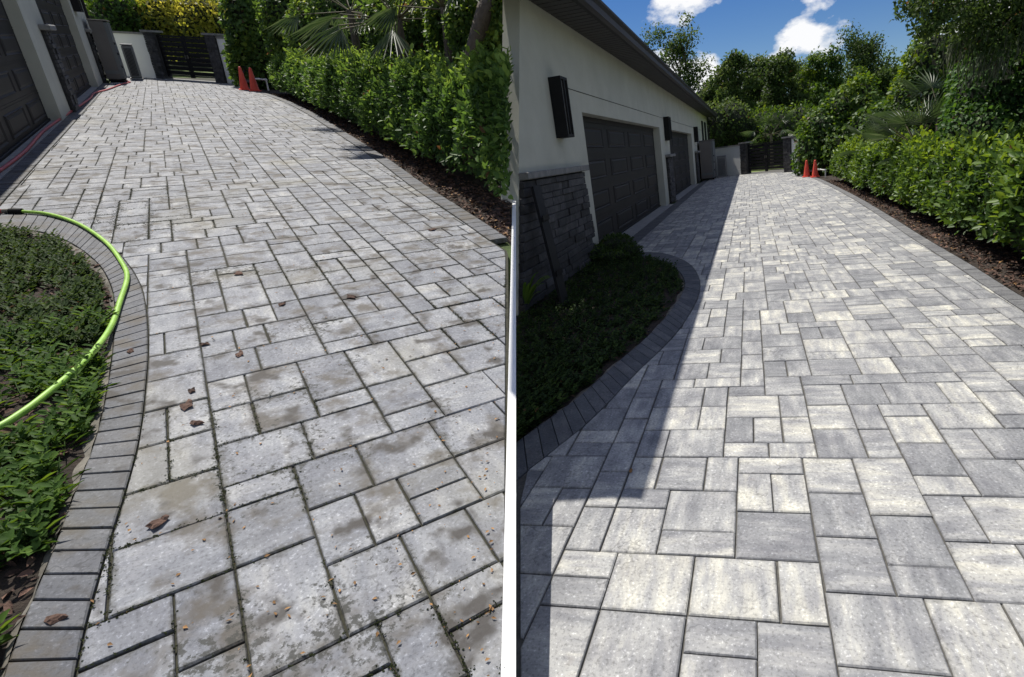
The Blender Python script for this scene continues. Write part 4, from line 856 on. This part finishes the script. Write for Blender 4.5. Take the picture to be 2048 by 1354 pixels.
vine_mass(T, [B(T,1985,190,13,62,90,1.2), B(T,2050,150,13,60,110,1.2), B(T,1960,262,12.6,60,56,1.0), B(T,2040,260,12.4,60,60,1.0), B(T,2010,110,13.4,50,60,1.0)], 17000, .10, 'hedge', 'dark glossy leaved thicket at the right edge, behind the hedge', bright=-.10)
# oak with a limb overhead, its trunk outside the picture
t = thing(T, 'live_oak', (10.5, 12.0, 0), 'overhanging oak limb with hanging moss in the upper right corner', 'tree')
m = MB(); lim = [(10.5,12,0),(10.3,12,2.2),(9.4,11.8,4.2),(8.0,11.5,5.2),(6.6,11.2,5.55),(5.2,11,5.5),(4.4,10.9,5.3)]; m.tube(curve(lim,5), np.linspace(.36,.03,31), 8)
blobs = []; rng = random.Random(12)
for (px, py, rx, ry) in [(1830,8,34,20),(1868,35,36,22),(1905,12,42,26),(1945,45,44,34),(1990,20,46,36),(2040,50,48,40),(1925,80,26,24),(1978,88,30,30),(2075,10,50,50),(1890,-20,60,30),(1985,-40,70,40),(2060,-40,70,50),(2140,40,80,60),(1850,58,16,12)]:
    b = B(T, px, py, 11+rng.uniform(-.7,.7), rx, ry, .45); blobs.append(b); q = curve(lim,5)[rng.randrange(14,30)]; m.tube([q, ((q[0]+b[0][0])/2,(q[1]+b[0][1])/2,(q[2]+b[0][2])/2+.1), b[0]], [.04,.025,.008], 5)
smooth(part(t, 'trunk', m, 'trunk'))
P, Nn = scatter_blobs(blobs, 13000, (.2,1.15), 4.0); N = len(P); Ll = .085*RNG.uniform(.6,1.3,N)
part(t, 'crown', leaf_mesh('crown', P, unit(N)+np.array([0,0,-.4]), unit(N)+np.array([0,0,.6]), Ll, Ll*.5, .26+RNG.normal(0,.15,N)+.15*wob(P,2.2), False, .2, t['_loc']), 'oak')
P, D, L = [], [], []
for k in range(380):
    b = blobs[rng.choice((2,3,4,5,6,7,7,8))]; q = np.array(b[0])+np.array([rng.uniform(-1,1)*b[1][0], rng.uniform(-1,1)*b[1][1], -b[1][2]*rng.uniform(.2,.9)]); P.append(q); D.append((rng.gauss(0,.12)-.18, rng.gauss(0,.12), -1)); L.append(rng.uniform(.15,.45))
P, D, L = map(np.array, (P, D, L)); part(t, 'hanging_moss', leaf_mesh('hanging_moss', P, D, unit(len(P)), L, np.full(len(P),.012), RNG.random(len(P)), False, 0, t['_loc']), 'moss', kind='stuff')
u, h = T.at(1838, 275, 14.5); fan_palm(T, u, 14.5, h-.2, 13, .95, 'palmetto with silvery fan fronds behind the middle of the sunlit hedge', seed=3, droop=.35)
u, h = T.at(1762, 285, 20); fan_palm(T, u, 20, h-.2, 10, .9, 'small palmetto behind the far half of the sunlit hedge', seed=5, droop=.35)
u, h = T.at(1880, 225, 15.5); fan_palm(T, u, 15.5, h, 10, 1.0, 'taller dark palmetto in front of the big vine tree', seed=8, droop=.5)
u, h = T.at(1542, 268, 43); fan_palm(T, u, 43, h, 12, 1.5, 'small yellow green palm showing above the washed driveway gate', seed=6, droop=.8)
def woodland(lot, name, spec, n, leaf, mat, side=None):
    P, Nn = scatter_blobs(spec, n, (.75,1.08), .5); 
    if side is not None: ok = side(P); P, Nn = P[ok], Nn[ok]
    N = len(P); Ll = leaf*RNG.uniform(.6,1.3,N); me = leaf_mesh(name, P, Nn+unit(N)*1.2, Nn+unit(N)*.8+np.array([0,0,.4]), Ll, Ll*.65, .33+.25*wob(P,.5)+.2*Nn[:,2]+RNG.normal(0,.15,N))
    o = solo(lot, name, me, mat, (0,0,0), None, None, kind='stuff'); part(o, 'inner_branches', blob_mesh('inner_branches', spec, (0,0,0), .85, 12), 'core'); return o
rng = random.Random(31)
wd = [((-30+5.2*k+rng.uniform(-1,1), 84+rng.uniform(-5,5), 3.4+rng.uniform(-1,1)), (4.6, 3.4, 6.0+rng.uniform(-1.2,2.4))) for k in range(22)]
tag(woodland(CLEAN, 'woodland', wd, 26000, .55, 'oak'), 'dense far woodland filling the background beyond the washed driveway', 'woodland')
wd = [((6.6+rng.uniform(-.4,.8)+.03*k, 4.5+2.6*k, 1.1+rng.uniform(-.2,.3)), (1.0, 1.7, 1.5+rng.uniform(-.1,.4))) for k in range(9)]
tag(woodland(CLEAN, 'undergrowth', wd, 15000, .14, 'hedge'), 'dark undergrowth behind the sunlit hedge', 'undergrowth')

# ---- beyond and beside the stained driveway
T = DIRTY; s = d_side
for i, (px, top, v, wd, lb, mt, br) in enumerate([
    (236, -60, 46, 110, 'dark leafy tree behind the wall beside the stained driveway garage', 'vine_lightened', -.05), (292, -70, 52, 120, 'pale twiggy tree with sunlit yellow leaves left of the gate', 'yellow', -.05),
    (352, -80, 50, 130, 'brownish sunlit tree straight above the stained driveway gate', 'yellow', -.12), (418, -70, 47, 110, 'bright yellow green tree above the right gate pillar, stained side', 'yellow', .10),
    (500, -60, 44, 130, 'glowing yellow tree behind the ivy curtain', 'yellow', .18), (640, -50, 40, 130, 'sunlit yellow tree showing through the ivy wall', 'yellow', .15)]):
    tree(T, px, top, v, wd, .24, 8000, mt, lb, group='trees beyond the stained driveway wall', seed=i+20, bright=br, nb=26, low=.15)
for i, (px, py, v, lb, mt) in enumerate([(250,40,40,'green shrub above the wall left of the stained driveway gate','vine'), (330,44,40,'green shrub just above the stained driveway gate','yellow'), (410,48,39,'yellow green shrub over the right gate pillar, stained side','yellow')]):
    bush(T, 'shrub', [B(T, px+dx, py+dy, v, 30, 30, 1.4) for dx, dy in ((-22,6),(20,0),(0,22),(-6,-12))], 4500, .20, mt, lb, 'shrub', group='shrubs above the stained driveway wall')
vine_mass(T, [B(T,505,75,28.8,32,74,1.0), B(T,530,105,28.5,30,70,.9), B(T,492,120,28.9,22,48,.7), B(T,545,40,29,34,60,1.0)], 12000, .17, 'vine_lightened', 'dark ivy curtain hanging over the wall behind the cones, stained driveway', s, bright=-.04)
vine_mass(T, [B(T,590,55,25,44,70,1.1), B(T,640,70,23,46,60,1.1), B(T,690,60,20.5,48,66,1.1), B(T,735,80,18.5,40,50,.9)], 16000, .14, 'vine_lightened', 'wall of ivy and vines behind the far half of the stained driveway hedge', s, bright=.02)
vine_mass(T, [B(T,790,70,15,44,66,.9), B(T,850,72,13,44,58,.8), B(T,905,60,11.2,40,60,.7)], 13000, .11, 'vine_lightened', 'loose vine thicket behind the middle of the stained driveway hedge', s, bright=.02)
vine_mass(T, [B(T,950,55,9.4,44,62,.55), B(T,1000,45,8.8,44,70,.5), B(T,985,100,8.7,40,34,.45)], 11000, .085, 'vine_lightened', 'leafy vine mass at the near end behind the stained driveway hedge', s, bright=.05)
u, h = T.at(795, 35, 12.4); fan_palm(T, u, 12.4, h, 18, 1.25, 'fan palm with long drooping fronds behind the stained driveway hedge', 'fan_palm', 21, s, 1.0)
u, h = T.at(890, 15, 10.0); fan_palm(T, u, 10.0, h, 16, 1.0, 'shaggy palm with hanging fronds near the divide, stained side', 'fan_palm', 22, s, 1.4)
u, h = T.at(700, 20, 16.0); fan_palm(T, u, 16.0, h, 12, 1.2, 'far fan palm among the ivy, stained side', 'fan_palm', 23, s, .9)
u, h = T.at(948, 105, 8.6); u2, h2 = T.at(985, -40, 8.6)
m = MB(); m.tube([(u-.1,8.6,0),(u,8.6,h),((u+u2)/2,8.6,(h+h2)/2),(u2,8.6,h2)], [.16,.13,.12,.10], 10); smooth(solo(T, 'tree_trunk', m, 'trunk', (u,8.6,0), 'leaning sunlit bare trunk among the vines near the divide', 'tree trunk'))
rng = random.Random(41)
wd = [((-16+4.4*k+rng.uniform(-1,1), 60+rng.uniform(-3,3), 3.0), (4.2, 3.0, 4.4+rng.uniform(-.5,1.2))) for k in range(13)]
tag(woodland(DIRTY, 'woodland', wd, 20000, .42, 'vine', s), 'dense far woodland behind the stained driveway', 'woodland')

# ---- planting beds
def carpet(lot, name, n, pick, leaf, mat, label, cat, wide=.5, h=(.02,.09), per=9, side=None, rb=.35):
    P, D, L, r = [], [], [], []; rng = np.random.default_rng(n)
    for k in range(n):
        u, v = pick(rng); hh = rng.uniform(*h); lean = rng.normal(0,.35,2); tone = rng.normal(rb,.16)
        for j in range(per):
            f = (j+1)/per; a = j*2.4+rng.random(); P.append((u+lean[0]*hh*f, v+lean[1]*hh*f, -.02+hh*f)); D.append((math.cos(a), math.sin(a), .25+.5*f)); L.append(leaf*rng.uniform(.6,1.25)); r.append(tone+.25*(f-.5)+rng.normal(0,.1))
    P, D, L, r = map(np.array, (P, D, L, r)); ok = np.ones(len(P),bool) if side is None else side(P+D*L[:,None]); P, D, L, r = P[ok], D[ok], L[ok], r[ok]
    me = leaf_mesh(name, P, D, unit(len(P))*.35+np.array([0,0,1]), L, L*wide, r, True, .25)
    return solo(lot, name, me, mat, (0,0,0), label, cat, kind='stuff')
di = bound([tuple(q) for q in D_bed_in]); ci = bound([tuple(q) for q in C_bed_in])
c_sm = bound(seam(CLEAN, 1030, (2000,1354,1100,960,900,850,800,750,700,660,640,625)))
def pk_up(rng):
    while True:
        v = rng.uniform(4.3,7.55); u = di(v)-.07-1.6*rng.random()**1.2
        if math.sin(u*9+v*5)+math.sin(v*7-u*4) > -1.3: return u, v
def pk_low(rng):
    while True:
        v = rng.uniform(.9,4.7); u = di(v)-.05-1.7*rng.random()**1.6
        if math.sin(u*11+v*6)+math.sin(v*9-u*5) > -.35 + .5*max(0,2.6-v): return u, v
def pk_c(rng):
    while True:
        v = rng.uniform(2.7,9.9); lo = max(c_sm(v), UF+.1) if v < 6.2 else UF+.1; hi = ci(v)-.05
        if hi > lo: return lo+(hi-lo)*rng.random(), v
carpet(DIRTY, 'ground_cover', 2100, pk_up, .040, 'cover', 'dark low ground cover filling the far part of the curved bed', 'ground cover', .5, (.02,.10), 9, None, .5)
carpet(DIRTY, 'weeds', 1200, pk_low, .046, 'weed', 'bright green weeds spreading over the near part of the curved bed', 'weeds', .5, (.03,.13), 10, None, .42)
carpet(DIRTY, 'wild_grass', 260, pk_low, .11, 'weed', 'thin grass blades among the weeds in the curved bed', 'grass', .06, (.02,.06), 7, None, .6)
c_side = lambda P, s=0.0: line_side(CLEAN, P) > .02
carpet(CLEAN, 'ground_cover', 2600, pk_c, .045, 'cover', 'dark shaded ground cover in the bed beside the washed driveway', 'ground cover', .5, (.02,.11), 9, c_side, .35)
def chips(lot, name, n, pick, size, label):
    P = []; rng = np.random.default_rng(n+1)
    for k in range(n): u, v = pick(rng); P.append((u, v, rng.uniform(-.018,.0)))
    P = np.array(P); a = rng.uniform(0,6.28,n); L = rng.uniform(*size, n)
    me = leaf_mesh(name, P, np.c_[np.cos(a), np.sin(a), rng.normal(.1,.2,n)], np.c_[rng.normal(0,.4,n), rng.normal(0,.4,n), np.ones(n)], L, L*rng.uniform(.25,.6,n), rng.random(n)**1.5, True, .5)
    solo(lot, name, me, 'mulch', (0,0,0), label, 'mulch', kind='stuff')
def pk_hd(rng):
    v = 5.2+20*rng.random()**1.6; u = d_edge(v)+.02+.62*rng.random(); return (u, v) if line_side(DIRTY, (u,v,0)) < -.04 else (d_edge(9)+.2, 9.0)
def pk_hc(rng): v = 3+21*rng.random()**1.5; return c_edge(v)+.02+.65*rng.random(), v
chips(DIRTY, 'bark_mulch', 2600, lambda r: ((lambda v: (di(v)-.02-1.0*r.random(), v))(r.uniform(.8,7.2))), (.02,.065), 'dark bark mulch under the weeds of the curved bed')
litter(DIRTY, 'dry_leaves', 700, lambda r, n: [(*pk_hd(r), .004) for _ in range(n)], (.02,.05), 'litter', 'dry leaves lying on the mulch beside the stained driveway', 'dry leaves')
litter(CLEAN, 'dry_leaves', 700, lambda r, n: [(*pk_hc(r), .004) for _ in range(n)], (.02,.05), 'litter', 'dry leaves lying on the mulch beside the washed driveway', 'dry leaves')
chips(DIRTY, 'hedge_mulch', 4200, pk_hd, (.03,.09), 'reddish bark mulch between the stained driveway and its hedge')
chips(CLEAN, 'hedge_mulch', 4200, pk_hc, (.03,.09), 'brown bark mulch between the washed driveway and its hedge')
chips(CLEAN, 'bark_mulch', 900, pk_c, (.02,.06), 'dark bark mulch in the shaded bed')
u, v = CLEAN.ground(1232, 512); bush(CLEAN, 'small_shrub', [((u,v+.1,.16),(.34,.4,.20)), ((u-.35,v-.3,.12),(.3,.4,.15)), ((u+.3,v-.2,.10),(.25,.3,.13)), ((u+.05,v-.55,.08),(.3,.3,.11)), ((u-.1,v+.5,.14),(.3,.3,.2))], 3600, .055, 'cover', 'low dark shrub at the foot of the first garage door jamb', 'shrub', side=None, bright=.1)
t = thing(CLEAN, 'spiky_plant', (*CLEAN.ground(1052, 622), 0), 'strappy leaved plant by the stone wall at the edge of the bed', 'plant'); rng = random.Random(3); lc = np.array(t['_loc'])
for k in range(11):
    a = rng.uniform(-1.2,2.2); L_ = rng.uniform(.45,.85); m = MB(); dr = np.array([math.cos(a), math.sin(a)*.6, 0]); sd = np.array([-dr[1], dr[0], 0])/np.linalg.norm(dr); pts = []
    for f in np.linspace(0,1,7): pts.append((lc+dr*L_*.55*f+np.array([0,0,L_*(1.1*f-.55*f*f)]), .028*(1-f)**.6*(1+.6*f)))
    pts[-1] = (pts[-1][0], .001); n = len(pts)
    m.add([tuple(p-sd*w) for p,w in pts]+[tuple(p-np.array([0,0,.006])) for p,w in pts]+[tuple(p+sd*w) for p,w in pts], [(i,n+i,n+i+1,i+1) for i in range(n-1)]+[(n+i,2*n+i,2*n+i+1,n+i+1) for i in range(n-1)])
    if line_side(CLEAN, m.v).min() > .0:
        me = m.mesh('leaf', t['_loc']); set_attr(me, 'rnd', 'FLOAT', np.full(len(m.v), rng.uniform(.5,1))); part(t, 'leaf', me, 'weed')

for o in bpy.data.objects:
    if '_loc' in o: del o['_loc']
